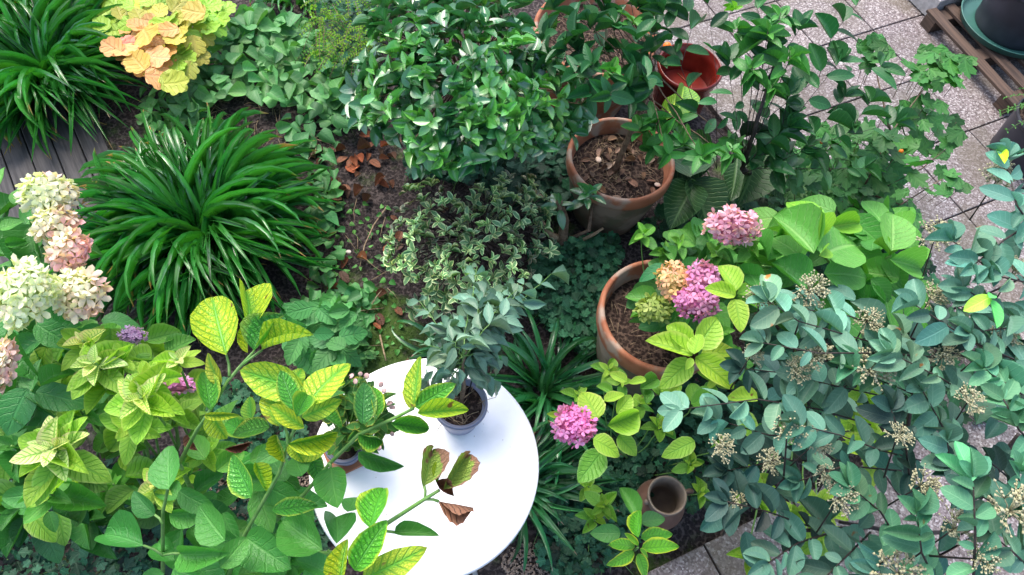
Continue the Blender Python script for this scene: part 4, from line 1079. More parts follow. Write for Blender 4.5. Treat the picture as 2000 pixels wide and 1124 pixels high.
# ================================================================== FLOWER HEADS
def floret_shape(key, w=.95, cup=.2, rot=0):
    v = [(0, 0, .02)]; f = []; uv = [(.5, .5)]
    for k in range(4):
        a = k*math.pi/2
        for da, r, z in ((-.62, .34, .03), (-.42, .5, cup*.5), (0, .56, cup*.8), (.42, .5, cup*.5), (.62, .34, .03)):
            v.append((math.cos(a+da*w)*r, math.sin(a+da*w)*r, z)); uv.append((.5+math.cos(a+da)*r, .5+math.sin(a+da)*r))
        o = 1+k*5
        for j in range(4): f.append((0, o+j, o+j+1))
    sh(key, v, f, uv)
for k in range(3): floret_shape(f'floret{k}', (.95, .85, 1.0)[k], (.25, -.1, .45)[k])
def head(P, u, v, z, rx, ry, n, size, colf, label=None, name='flower_head', lean=(0, -.15), core=(.35, .4, .2), top=.0, rz=None):
    """a hydrangea head: florets (sub-parts) over a rounded core"""
    c = W(u, v, z); k = PPM(u, v, z); ax, ay = rx/k, ry/k; az = rz/k if rz else (ax+ay)/2*.8
    h = link(name, blob_mesh('flower_core', 1.0, 1, 1, 1, 'petal', 12, .05), P.root)
    T = Matrix.Translation(c) @ Matrix.Rotation(ROLL, 4, 'Z') @ Matrix.Diagonal((ax*.84, ay*.84, az*.84, 1))
    h.matrix_basis = Matrix.Translation(-LOCS[P.root.name]) @ T; h.color = (*core, 1)
    co = h.data.color_attributes.new('tint', 'FLOAT_COLOR', 'POINT'); co.data.foreach_set('color', np.ones(len(h.data.vertices)*4, dtype=np.float32))
    if label: h['label'] = label
    bpy_inv = T.inverted()
    for i in range(n):
        t = 1-(i+.5)/n*1.55
        if t < -.6: break
        ph = math.acos(max(-1, min(1, t))); th = i*2.399963+G(.12)
        d = Vector((math.sin(ph)*math.cos(th), math.sin(ph)*math.sin(th), math.cos(ph)))
        loc = Vector((d.x*ax, d.y*ay, d.z*az))*R(.86, 1.12)
        loc = Matrix.Rotation(ROLL, 3, 'Z') @ loc
        nn = (d+Vector((G(.32), G(.32), G(.32)))).normalized(); nn = Matrix.Rotation(ROLL, 3, 'Z') @ nn
        q = nn.to_track_quat('Z', 'Y').to_matrix().to_4x4()
        s = size/k*R(.85, 1.15)
        M = Matrix.Translation(c+loc) @ q @ Matrix.Rotation(R(0, 6.28), 4, 'Z') @ Matrix.Scale(s, 4)
        o = bpy.data.objects.new('floret', lib('floret%d' % random.randrange(3), 'petal')); COL.objects.link(o)
        o.parent = h; o.matrix_parent_inverse = Matrix.Identity(4); o.matrix_basis = bpy_inv @ M
        pu, pv = PX(c+loc); o.color = (*colf((pu-u)/rx, (pv-v)/ry), 1)
    return c
def lerp3(a, b, t): return tuple(a[i]+(b[i]-a[i])*t for i in range(3))
def pinkf(c0, c1): return lambda x, y: jit(lerp3(c0, c1, R(0, 1)), .1, .04)

# right hydrangea in the tall pot
P = Plant('hydrangea', Vector((pbb.x, pbb.y, pbs)), 'hydrangea with pink mopheads and lime leaves growing in the tall terracotta pot', 'hydrangea', mat='hydrangea_lime', shapes='ovate')
PK = pinkf((.62, .2, .42), (.78, .42, .6))
head(P, 1430, 443, 1.0, 48, 33, 80, 20, pinkf((.72, .3, .46), (.85, .55, .62)), 'rose pink flower head standing highest behind the others', core=(.4, .15, .25))
head(P, 1374, 546, .92, 31, 33, 60, 18, pinkf((.6, .2, .42), (.75, .42, .62)), 'pink flower head touching the yellowish one', core=(.35, .12, .25))
head(P, 1362, 592, .95, 39, 31, 68, 18, pinkf((.5, .13, .36), (.68, .33, .55)), 'deep pink flower head in the middle of the pot', core=(.35, .1, .25))
head(P, 1316, 549, .88, 30, 34, 52, 19, pinkf((.72, .5, .2), (.8, .42, .3)), 'faded flower head in yellow and peach', core=(.3, .3, .1))
head(P, 1277, 606, .82, 29, 24, 44, 19, pinkf((.3, .4, .08), (.38, .46, .14)), 'small green faded flower head near the rim', core=(.12, .2, .05))
for (u, v, z) in ((1430, 443, .95), (1374, 546, .88), (1362, 592, .9), (1316, 549, .84), (1277, 606, .78)):
    p = W(u, v, z); P.stem(curve(p, Vector((pbb.x+G(.05), pbb.y+G(.05), pbs)), .03, 6), .004, .005)
LI = (1.0, 1.0, 1.0)
for (a, b, c, d, z, w, col, m) in (
    (1352, 695, 1263, 658, 1.12, .5, LI, None), (1350, 685, 1303, 628, 1.10, .55, LI, None), (1360, 680, 1405, 620, 1.10, .62, (.9, .95, 1), None), (1356, 692, 1366, 650, 1.15, .62, LI, None),
    (1358, 698, 1437, 757, 1.12, .55, LI, None), (1350, 705, 1296, 752, 1.08, .62, (.85, .95, 1), None), (1352, 700, 1340, 722, 1.15, .6, LI, None), (1365, 700, 1400, 700, 1.05, .5, (.5, .7, .8), None), (1370, 690, 1450, 690, .98, .45, (.8, .75, .5), None),
    (1437, 570, 1408, 512, 1.12, .6, LI, None), (1437, 578, 1377, 560, 1.12, .55, LI, None), (1436, 585, 1448, 648, 1.12, .6, LI, None), (1440, 575, 1470, 560, 1.08, .6, (.7, .9, 1), None), (1440, 580, 1490, 600, 1.05, .6, (.4, .65, .8), None),
    (1300, 520, 1250, 540, .85, .5, (.35, .8, 1.2), 'hydrangea_green'), (1285, 590, 1222, 575, .78, .65, (1.5, 1.3, 1), 'hydrangea_green'), (1290, 560, 1225, 600, .75, .7, (.8, .8, 1), 'hydrangea_green')):
    P.hero(a, b, c, d, z, w, jit(col, .05, .03), m)
gp_ = [(1290, 460), (1390, 440), (1500, 440), (1520, 520), (1480, 560), (1400, 640), (1330, 650), (1290, 640), (1240, 640), (1290, 560), (1300, 500)]
for (u, v) in scatter(gp_, 85, .8):
    z = R(.6, .84); a = math.atan2(-(v-580), u-1340)+G(.6); L = 58*R(.75, 1.2)/PPM(u, v, z)
    dv = Vector((math.cos(a), math.sin(a), -.25)); P.add(W(u, v, z)-dv*L*.4, dv, Vector((G(.25), G(.25), 1)), L, .62, jit(random.choice(((1, 1, 1), (1.5, 1.3, 1), (.7, .8, 1))), .12), 'hydrangea_green')
for (u, v, z, r) in ((1258, 455, .75, 42), (1330, 470, .82, 40), (1300, 490, .8, 36), (1400, 490, .9, 44), (1465, 480, .95, 40), (1405, 650, .85, 46), (1330, 610, .9, 34)):
    P.rosette(u, v, z, r, 7, .6, (2.6, 1.9, 1), (1.2, 1.1, 1.1), 'hydrangea_green', 'hydrangea_green', to=Vector((pbb.x, pbb.y, pbs)), sr=.003)
P.finish()

# hydrangea in the ground right of the table
hb = W(1230, 900, 0)
P = Plant('hydrangea', hb, 'lime-leaved hydrangea with one round pink flower right of the white table', 'hydrangea', mat='hydrangea_lime', shapes='ovate')
head(P, 1122, 831, .78, 38, 35, 78, 18, pinkf((.72, .17, .5), (.85, .38, .68)), 'round bright pink flower head', core=(.45, .1, .3), lean=(-.2, 0))
P.stem(curve(W(1125, 835, .74), hb, .1, 6), .004, .006)
for (a, b, c, d, z, w, col) in (
    (1168, 818, 1138, 755, .80, .72, LI), (1180, 784, 1220, 768, .80, .5, LI), (1205, 808, 1235, 772, .78, .6, (.85, .9, 1)), (1187, 832, 1257, 808, .80, .62, (.8, .95, 1)),
    (1158, 858, 1217, 884, .84, .68, LI), (1208, 850, 1245, 890, .78, .65, (.75, .9, 1)), (1176, 882, 1130, 942, .76, .68, (.55, .8, 1)), (1357, 862, 1298, 890, .7, .55, (.8, .95, 1)), (1195, 770, 1165, 750, .75, .6, (.5, .7, 1)),
    (1262, 742, 1228, 748, .78, .5, LI), (1225, 745, 1190, 728, .8, .55, (.9, .95, 1)), (1250, 760, 1290, 735, .7, .6, (.35, .55, .9)), (1262, 790, 1255, 755, .7, .6, (.3, .5, .9)), (1105, 815, 1068, 808, .74, .4, LI), (1360, 790, 1350, 745, .7, .6, (.4, .6, .8)),
    (1480, 780, 1420, 775, .85, .62, LI), (1350, 790, 1400, 760, .8, .6, (.5, .8, .9)), (1440, 800, 1480, 870, .75, .5, (.8, .9, 1))):
    P.hero(a, b, c, d, z, w, jit(col, .05, .03))
for (u, v, z, r, n) in ((1180, 985, .5, 42, 9), (1215, 745, .72, 34, 6), (1165, 1010, .42, 40, 7), (1250, 785, .6, 36, 8), (1290, 830, .45, 40, 8), (1350, 905, .4, 38, 7), (1190, 720, .6, 40, 8), (1310, 770, .66, 44, 8), (1400, 740, .7, 46, 8), (1420, 860, .5, 46, 8), (1130, 770, .5, 34, 7), (1150, 950, .4, 36, 7), (1370, 960, .35, 36, 7)):
    P.rosette(u, v, z, r, n, .6, (1, 1, 1), (.35, .6, .8), sr=.003)
P.finish()
hb = W(1240, 1075, 0)
P = Plant('hydrangea', hb, 'young hydrangea shoot with veined green and lime leaves at the edge of the paving', 'hydrangea', mat='hydrangea_veined', shapes='ovate')
VE = (1.3, 1.2, 1)
for (a, b, c, d, z, w, col, m) in (
    (1244, 1012, 1213, 947, .62, .5, (1.4, 1.3, 1.4), 'hydrangea_green'), (1247, 1050, 1246, 992, .72, .5, (1.5, 1.4, 1), None), (1253, 1072, 1328, 1066, .66, .42, (1.9, 1.5, 1), None), (1238, 1077, 1193, 1112, .66, .5, (1.8, 1.4, 1), None),
    (1246, 1082, 1268, 1130, .66, .55, (1.5, 1.3, 1), None), (1240, 1068, 1190, 1058, .64, .5, VE, None), (1252, 1052, 1315, 1042, .62, .45, (1.1, 1.1, 1), None), (1247, 1066, 1220, 1040, .72, .35, (2.2, 1.5, 1), None), (1250, 1072, 1270, 1088, .72, .4, (2.0, 1.5, 1), None),
    (1212, 1042, 1153, 1042, .48, .6, (1.1, 1.1, 1.3), 'hydrangea_green'), (1250, 1020, 1300, 1012, .5, .6, (.8, .8, 1.2), 'hydrangea_green')):
    P.hero(a, b, c, d, z, w, jit(col, .04, .03), m)
P.stem(curve(W(1246, 1070, .66), hb, 0, 5), .004, .006); P.finish()

# big soft leaves at right
hb = W(1640, 560, 0)
P = Plant('hydrangea', hb, 'hydrangea with very large soft light green leaves behind the grey-leaved shrub', 'hydrangea', mat='big_leaf', shapes='ovate')
for (a, b, c, d, z, w, col) in (
    (1590, 495, 1514, 403, 1.04, .62, LI), (1600, 440, 1546, 371, 1.0, .55, (1.4, 1.15, .5)), (1605, 498, 1702, 452, 1.06, .72, (1.0, 1.0, 1.0)), (1612, 445, 1692, 432, .98, .42, (1.4, 1.15, .6)), (1742, 490, 1748, 412, 1.02, .62, (1.15, 1.05, 1)),
    (1738, 508, 1815, 525, 1.04, .68, LI), (1610, 535, 1724, 535, 1.0, .5, (.75, .85, .9)), (1575, 565, 1510, 500, .95, .6, (.55, .75, .9)), (1600, 470, 1598, 408, 1.08, .32, (1.5, 1.15, .5)), (1737, 500, 1716, 465, .98, .6, (1.3, 1.1, .6)),
    (1560, 500, 1508, 450, .96, .6, (1.1, 1, 1)), (1700, 545, 1740, 590, .9, .6, (.5, .7, .8)), (1500, 510, 1488, 450, .9, .6, (.8, .95, 1)), (1620, 560, 1640, 600, .9, .6, (.4, .6, .7)), (1480, 560, 1450, 500, .86, .6, (.6, .8, .8)), (1600, 500, 1620, 480, 1.1, .5, (1.4, 1.1, .6))):
    P.hero(a, b, c, d, z, w, jit(col, .05, .03), dz=-.03)
for (u, v) in scatter([(1480, 430), (1560, 400), (1720, 430), (1820, 500), (1780, 600), (1620, 620), (1500, 620)], 60, .8):
    z = R(.62, .9); L = 78*R(.7, 1.2)/PPM(u, v, z); a = R(0, 6.28)
    P.add(W(u, v, z), Vector((math.cos(a), math.sin(a), -.2)), Vector((G(.3), G(.3), 1)), L, .64, jit(random.choice(((.7, .9, .8), (.45, .65, .6), (.9, 1, .9))), .12))
for (u, v, z) in ((1600, 492, 1.0), (1740, 500, .98), (1575, 560, .9), (1490, 520, .85)):
    P.stem(curve(W(u, v, z), hb, .05, 6), .005, .008)
for (u, v, z, r, m, c) in ((1600, 980, .6, 60, 'hydrangea_lime', LI), (1480, 950, .5, 60, 'hydrangea_lime', LI), (1470, 1085, .45, 50, 'hydrangea_lime', (.9, .9, .8)), (1720, 870, .6, 75, 'hydrangea_lime', LI), (1620, 1040, .4, 60, 'hydrangea_lime', (.8, .9, .9)), (1680, 820, .6, 60, 'hydrangea_lime', LI), (1560, 1010, .5, 50, 'hydrangea_lime', LI), (1700, 760, .7, 60, 'hydrangea_lime', (.8, .9, .9)), (1440, 700, .8, 50, 'hydrangea_green', (1.3, 1.2, 1)), (1560, 740, .7, 60, 'hydrangea_green', (1.2, 1.2, 1)), (1530, 850, .6, 60, 'hydrangea_green', (1.1, 1.2, 1))):
    if m == 'hydrangea_lime' or 1: P.rosette(u, v, z, r, 9, .6, c, tuple(x*.85 for x in c), m, m, sr=.004)
P.finish()

# ================================================================== GREY-LEAVED SHRUB
hb = W(1800, 900, 0)
P = Plant('grey_shrub', hb, 'large shrub with matt grey-green leaves and cream flower clusters along the right edge', 'shrub', mat='grey_leaf', shapes='ellip'); P.twmat = 'stem_dark'
def cluster_mesh():
    v, f = [], []
    def bead(p, r):
        off = len(v)
        for a in ((1, 0, 0), (-1, 0, 0), (0, 1, 0), (0, -1, 0), (0, 0, 1), (0, 0, -1)): v.append(p+Vector(a)*r)
        for t in ((0, 2, 4), (2, 1, 4), (1, 3, 4), (3, 0, 4), (2, 0, 5), (1, 2, 5), (3, 1, 5), (0, 3, 5)): f.append(tuple(off+i for i in t))
    for k in range(17):
        a = k*2.4; e = R(.25, 1.3); d = Vector((math.cos(a)*math.cos(e), math.sin(a)*math.cos(e), math.sin(e)))
        m = d*.6; tube(v, f, [Vector((0, 0, 0)), m*.5+Vector((0, 0, .05)), m], .03, .022, 4)
        for j in range(8):
            b = d*R(.72, .98)+Vector((G(.13), G(.13), G(.10))); tube(v, f, [m, b], .018, .014, 3); bead(b, R(.05, .08))
    return mesh_from('flower_cluster', v, f, 'stem_cream')
CL = [cluster_mesh() for _ in range(3)]
# twig network: root, then main limbs, then leafy sprigs
limbs = [((1800, 1010, .1), (1765, 900, .6), (1725, 815, .95)), ((1790, 1050, .5), (1700, 1030, .8), (1600, 1035, 1.0), (1545, 1038, 1.05)), ((1850, 1040, .4), (1770, 1042, .8), (1640, 1020, .95)),
         ((1990, 850, 1.0), (1960, 885, .9), (1925, 890, .85)), ((2000, 690, 1.2), (1900, 700, 1.2), (1800, 670, 1.2)), ((1765, 900, .6), (1780, 780, 1.0), (1850, 640, 1.25)), ((1990, 860, .95), (1950, 920, .7), (1900, 1000, .3))]
for g in limbs: P.stem_px(g, .017 if g is limbs[0] else .008, .012 if g is limbs[0] else .005, 'stem_dark', 'branch')
sp = [
 ((1820, 690, 1.25), (1700, 640, 1.4), (1560, 600, 1.45), (1500, 560, 1.45)), ((1800, 640, 1.3), (1660, 590, 1.42), (1560, 575, 1.42)), ((1850, 700, 1.3), (1720, 690, 1.42), (1600, 690, 1.45), (1490, 670, 1.4)),
 ((2040, 700, 1.35), (1900, 640, 1.5), (1790, 570, 1.5)), ((2040, 560, 1.5), (1950, 540, 1.55), (1860, 470, 1.55)), ((2040, 480, 1.5), (1985, 400, 1.6), (1965, 310, 1.6)), ((2040, 420, 1.5), (1960, 470, 1.55), (1900, 520, 1.55)),
 ((2040, 640, 1.4), (1950, 610, 1.5), (1880, 560, 1.5)), ((2040, 720, 1.3), (1940, 690, 1.45), (1840, 640, 1.45)), ((1700, 830, 1.1), (1600, 800, 1.25), (1480, 780, 1.3), (1330, 800, 1.2)), ((1650, 860, 1.0), (1500, 850, 1.15), (1400, 820, 1.15)),
 ((1640, 900, 1.0), (1520, 900, 1.1), (1420, 920, 1.1)), ((1800, 900, 1.0), (1720, 880, 1.35), (1640, 850, 1.45), (1560, 830, 1.45)), ((1760, 920, 1.0), (1650, 910, 1.2), (1560, 940, 1.2)), ((1600, 1035, 1.0), (1500, 1000, 1.15), (1420, 980, 1.15)),
 ((1660, 1030, .95), (1560, 1060, 1.1), (1500, 1100, 1.1)), ((1700, 1040, 1.0), (1660, 1080, 1.1), (1600, 1140, 1.1)), ((1900, 900, 1.0), (1850, 850, 1.3), (1800, 760, 1.4)), ((1900, 1000, 1.0), (1860, 940, 1.3), (1850, 860, 1.4)),
 ((2040, 800, 1.3), (1980, 760, 1.5), (1920, 720, 1.5)), ((2050, 900, 1.3), (1990, 840, 1.5), (1960, 780, 1.5)), ((1900, 1160, 1.4), (1905, 1040, 1.55), (1900, 930, 1.6)), ((2040, 1140, 1.3), (1980, 1080, 1.5), (1920, 1030, 1.5)),
 ((2040, 1000, 1.3), (1970, 1000, 1.5), (1900, 960, 1.5)), ((1840, 1160, 1.1), (1800, 1080, 1.35), (1790, 1000, 1.4)), ((1780, 1100, 1.0), (1720, 1000, 1.25), (1660, 950, 1.3)), ((1780, 960, 1.1), (1770, 880, 1.35), (1740, 800, 1.4)),
 ((1750, 780, 1.1), (1660, 760, 1.3), (1570, 740, 1.3)), ((1850, 800, 1.1), (1760, 760, 1.35), (1660, 720, 1.4)), ((1900, 780, 1.2), (1840, 740, 1.45), (1740, 690, 1.45)), ((1990, 950, 1.1), (1930, 900, 1.3), (1860, 900, 1.35)), ((1800, 1050, .9), (1720, 1100, 1.1), (1700, 1140, 1.1)),
 ((2030, 1060, 1.2), (1990, 1000, 1.4), (1990, 920, 1.5)), ((1650, 760, 1.0), (1540, 730, 1.2), (1450, 720, 1.2)), ((2040, 600, 1.3), (1980, 640, 1.45), (1890, 650, 1.5))]
for i, g in enumerate(sp):
    c = random.choice(((1, 1, 1.05), (.5, .6, .6), (1.2, 1.15, 1.2), (1.6, 1.4, 1.4), (.3, .34, .4), (.6, .7, .7), (.9, 1.15, .9), (1.3, 1.2, 1.2)))
    if g[-1][1] < 560: c = (1.15, 1.25, 1.35)
    if g[-1][1] < 620 and g[-1][0] < 1800: g = tuple((a, b+28, c_) for a, b, c_ in g)
    sprig(P, g, 12 if g[0][1] < 760 else 12, 57, .56, c, r=.0035, ang=62, tipn=3)
whorl = [(1480, 560), (1800, 570), (1900, 480), (2000, 420), (2000, 1124), (1500, 1124), (1400, 990), (1540, 900), (1350, 830), (1480, 740)]
for (u, v) in scatter(whorl, 70, .8):
    z = R(.7, 1.15); L = 60*R(.75, 1.25)/PPM(u, v, z); a = R(0, 6.28); P.add(W(u, v, z), Vector((math.cos(a), math.sin(a), R(-.4, .1))), Vector((G(.4), G(.4), 1)), L, .6, jit((.5, .62, .65), .15), pri=-1)
for (a, b, c, d, z) in ((1935, 580, 1890, 602, 1.6), (1935, 585, 1950, 640, 1.6), (1932, 582, 1945, 570, 1.62)):
    P.hero(a, b, c, d, z, .55, (4.5, 3.6, .5) if c < 1900 else (1.3, 2.6, .9))
P.hero(1962, 320, 1950, 290, 1.62, .4, (6, 4, .3)); P.hero(1900, 940, 1868, 860, 1.6, .45, (1.1, 1.9, 1.2)); P.hero(1900, 945, 1830, 885, 1.55, .4, (1.0, 1.6, 1.1))
for i, (u, v, z, r) in enumerate(((1712, 718, 1.42, 48), (1545, 838, 1.45, 34), (1590, 560, 1.45, 36), (1487, 582, 1.42, 34), (1990, 992, 1.55, 60), (1648, 968, 1.3, 34), (1410, 868, 1.2, 30), (1808, 945, 1.4, 36), (1826, 575, 1.45, 34), (1838, 455, 1.3, 42), (1875, 1030, 1.45, 42), (1770, 1120, 1.3, 52), (1502, 895, 1.2, 28), (1600, 690, 1.4, 34), (1600, 860, 1.4, 30), (1960, 340, 1.55, 40), (1965, 655, 1.4, 30), (1440, 975, 1.15, 22), (1990, 520, 1.5, 26), (1620, 930, 1.3, 28), (1700, 620, 1.42, 30), (1760, 850, 1.45, 30), (1900, 780, 1.5, 32), (1560, 720, 1.35, 28), (1930, 1090, 1.5, 36), (1470, 690, 1.35, 24), (1850, 690, 1.45, 28))):
    p = W(u, v, z); s = 1.12*r/PPM(u, v, z)
    link('flower_cluster', CL[i % 3], P.root, Matrix.Translation(p-Vector((0, 0, s*.5))) @ Euler((R(-.3, .1), R(-.3, .3), R(0, 6))).to_matrix().to_4x4() @ Matrix.Diagonal((s, s, s*.8, 1)))
    P.twig(curve(p-Vector((0, 0, s*.5)), p+Vector((R(0, .1), R(-.05, .05), -.25)), 0, 4), .002, .003)
P.finish()

# small ferns / plants in the black pots
for (b, zs, lab, n) in ((bkb, bks, 'ferny green plant growing in the black pot on the pallet', 26), (b2b, b2s, 'small ferny plant in the black pot at the right edge', 30)):
    P = Plant('fern', Vector((b.x, b.y, zs)), lab, 'fern', mat='hydrangea_green', shapes='obov', limit=200)
    for k in range(n):
        a = R(0, 6.28); p0 = Vector((b.x+math.cos(a)*.05, b.y+math.sin(a)*.05, zs)); d = Vector((math.cos(a), math.sin(a), 0))*R(.12, .26)
        pts = curve(p0, p0+d+Vector((0, 0, -.02)), .18, 10); P.twig(pts, .0012)
        for q in range(2, 11):
            for s in (-1, 1): P.add(pts[q], Vector((-d.y, d.x, 0)).normalized()*s+d, Vector((G(.2), G(.2), 1)), .02, .5, jit((1, 1, 1), .2))
    P.finish()

# ================================================================== LEFT HYDRANGEAS
# panicle hydrangea at the left edge
hb = W(20, 640, 0)
P = Plant('panicle_hydrangea', hb, 'panicle hydrangea with cream and pink cone-shaped flowers at the left edge', 'hydrangea', mat='hydrangea_green', shapes='ovate')
CR_, PI_, GN = (.82, .82, .62), (.85, .45, .48), (.66, .76, .42)
def creamf(p, g=0.0, side=.6):
    def fn(x, y):
        t = min(1, max(0, p+side*x*.7+.25*y+G(.22))); c = lerp3(CR_, PI_, t)
        return jit(lerp3(c, GN, g*R(0, 1)), .05, .02)
    return fn
head(P, 92, 380, 1.22, 44, 34, 62, 28, creamf(.05, .5), 'cream flower head nearest the deck', core=(.3, .4, .15))
head(P, 106, 440, 1.2, 34, 34, 46, 28, creamf(.45, .2), 'cream and pink flower head in the middle of the spray', core=(.3, .35, .15))
head(P, 136, 490, 1.18, 32, 36, 54, 28, creamf(.75, .1), 'pinkest flower head of the spray', core=(.4, .3, .15))
head(P, 154, 575, 1.2, 44, 46, 76, 28, creamf(.4, .4), 'large pink-edged flower head at the end of the spray', core=(.3, .35, .15))
head(P, 46, 573, 1.3, 44, 62, 100, 28, creamf(-.15, .7, .2), 'large greenish white cone-shaped flower head', core=(.35, .45, .2))
head(P, 0, 715, 1.25, 22, 46, 60, 25, creamf(.55, .3), 'pink flower head cut by the left edge', core=(.3, .3, .15))
for (a, b, c, d, z, w, col) in ((70, 632, 135, 676, 1.1, .6, (.8, 1, 1)), (30, 650, 58, 742, 1.08, .5, (.7, 1, .9)), (95, 585, 152, 560, 1.15, .5, (1.0, 1.2, .9)), (60, 440, 70, 530, 1.0, .5, (.9, 1, 1)), (0, 450, 45, 430, 1.1, .7, (1.3, 1.3, 1)), (10, 480, 50, 470, 1.05, .6, (1.2, 1.4, 1)),
    (-5, 370, 5, 325, 1.2, .6, (1.5, 1.5, 1.2)), (90, 540, 85, 470, 1.0, .5, (.8, 1, 1)), (55, 760, 0, 845, 1.1, .75, (.6, .9, 1)), (60, 770, 75, 700, 1.05, .6, (.8, 1, 1)), (70, 765, 165, 790, 1.1, .55, (.6, .85, .9)), (80, 755, 145, 720, 1.12, .55, (1, 1.1, .9)), (50, 780, 110, 830, 1.05, .6, (.6, .8, .9)), (200, 640, 150, 655, 1.0, .5, (.8, 1.1, 1)), (30, 400, 45, 360, 1.1, .5, (1.3, 1.4, 1)), (150, 690, 200, 640, .95, .5, (.8, 1, 1))):
    P.hero(a, b, c, d, z, w, jit(col, .05, .04))
for (u, v) in scatter([(-20, 420), (60, 440), (110, 500), (120, 620), (200, 620), (190, 680), (100, 760), (-20, 860)], 60, .8):
    z = R(.55, .95); L = 75*R(.8, 1.2)/PPM(u, v, z); a = R(0, 6.28); P.add(W(u, v, z), Vector((math.cos(a), math.sin(a), -.25)), Vector((G(.3), G(.3), 1)), L, .6, jit((.8, .95, 1), .15))
for (u, v, z) in ((92, 385, 1.15), (110, 450, 1.12), (138, 490, 1.1), (154, 575, 1.12), (46, 575, 1.2), (0, 715, 1.15), (62, 765, 1.05)):
    P.stem(curve(W(u, v, z), hb, .12, 8), .0045, .007)
P.finish()

# lime hydrangea lower left
hb = W(190, 900, 0)
P = Plant('hydrangea', hb, 'dense hydrangea with cream to lime veined leaf rosettes in the lower left', 'hydrangea', mat='hydrangea_lime', shapes='ovate')
PA, LM, GR, CH = 'hydrangea_pale', 'hydrangea_lime', 'hydrangea_green', 'hydrangea_chlorotic'
for (u, v, z, r, n, m0, m1, c0, c1) in (
    (98, 872, 1.30, 104, 17, PA, LM, (1.1, 1.05, 1.1), (.75, .9, .9)), (272, 775, 1.32, 88, 15, PA, LM, (1.05, 1.1, .9), (.8, .95, .9)), (182, 705, 1.22, 74, 14, PA, LM, LI, (.8, .95, 1)),
    (345, 700, 1.22, 56, 9, PA, LM, (1.1, 1.05, 1.2), LI), (160, 665, 1.18, 62, 9, PA, LM, (1.2, 1.1, 1.2), LI), (235, 700, 1.18, 56, 9, LM, LM, (1, 1.05, 1), (.9, 1, 1)), (300, 730, 1.15, 56, 9, LM, LM, (1, 1, 1), (.9, 1, 1)),
    (285, 735, 1.28, 60, 9, LM, LM, (1, 1, 1), (.9, 1, 1)), (200, 745, 1.15, 66, 10, LM, LM, (.95, 1, 1), (.8, .95, 1)), (255, 830, 1.12, 70, 12, LM, LM, (.9, .95, 1), (.7, .9, .9)), (95, 960, 1.12, 66, 9, LM, GR, (.85, .95, 1), (1.5, 1.5, 1)),
    (300, 945, 1.2, 60, 8, PA, LM, (1.1, 1., .9), (.9, 1, 1)), (340, 800, 1.05, 60, 9, LM, LM, (.9, .95, 1), (.8, .9, 1)), (150, 800, 1.0, 70, 10, LM, GR, (.9, .95, 1), (1.3, 1.4, 1)), (395, 880, 1.1, 52, 9, LM, LM, (1, 1, 1), (.7, .9, 1)), (360, 930, 1.0, 52, 8, LM, GR, (.9, 1, 1), (1.6, 1.6, 1.2)),
    (220, 945, .9, 74, 9, GR, GR, (2.2, 1.9, 1), (1.1, 1.2, 1)), (30, 990, .9, 80, 8, GR, GR, (.9, 1.1, 1), (.7, .9, 1)), (160, 1010, .8, 80, 9, GR, GR, (.9, 1, 1), (.7, .9, 1)), (60, 930, .8, 80, 8, GR, GR, (.8, 1, 1), (.7, .9, 1)), (20, 870, .9, 70, 8, GR, GR, (1, 1.1, 1), (.8, 1, 1))):
    P.rosette(u, v, z, r, n, .56, c0, c1, m0, m1, sr=.005)
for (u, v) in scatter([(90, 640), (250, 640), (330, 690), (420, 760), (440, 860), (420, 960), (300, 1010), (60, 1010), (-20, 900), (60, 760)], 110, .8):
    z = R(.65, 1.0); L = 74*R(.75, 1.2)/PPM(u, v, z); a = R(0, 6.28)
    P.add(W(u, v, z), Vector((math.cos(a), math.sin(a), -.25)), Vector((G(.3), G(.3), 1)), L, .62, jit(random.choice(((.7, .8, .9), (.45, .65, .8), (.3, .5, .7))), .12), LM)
for (a, b, c, d, z, w, col) in ((72, 965, 0, 975, 1.0, .6, (.9, 1.1, 1)), (110, 985, 172, 1015, .98, .75, (.5, .7, .9)), (110, 970, 200, 985, 1.02, .6, (1.4, 1.5, .9)), (95, 1000, 108, 1040, 1.0, .6, (1.0, 1.2, 1)), (60, 1010, 30, 1070, .85, .7, (.45, .65, .8)), (90, 1020, 100, 1100, .8, .7, (.4, .6, .8)), (165, 1000, 165, 1075, .85, .6, (1, 1.2, 1))):
    P.hero(a, b, c, d, z, w, jit(col, .05, .04), GR)
head(P, 259, 657, 1.05, 24, 17, 60, 9, pinkf((.45, .25, .5), (.6, .4, .62)), 'small mauve flower head above the lime leaves', core=(.2, .12, .25))
head(P, 345, 752, 1.0, 34, 17, 36, 14, pinkf((.75, .25, .6), (.82, .45, .7)), 'pink flower head half hidden under lime leaves', core=(.5, .2, .4))
P.stem(curve(W(259, 660, 1.0), hb, .1, 8), .004, .006)
P.finish()

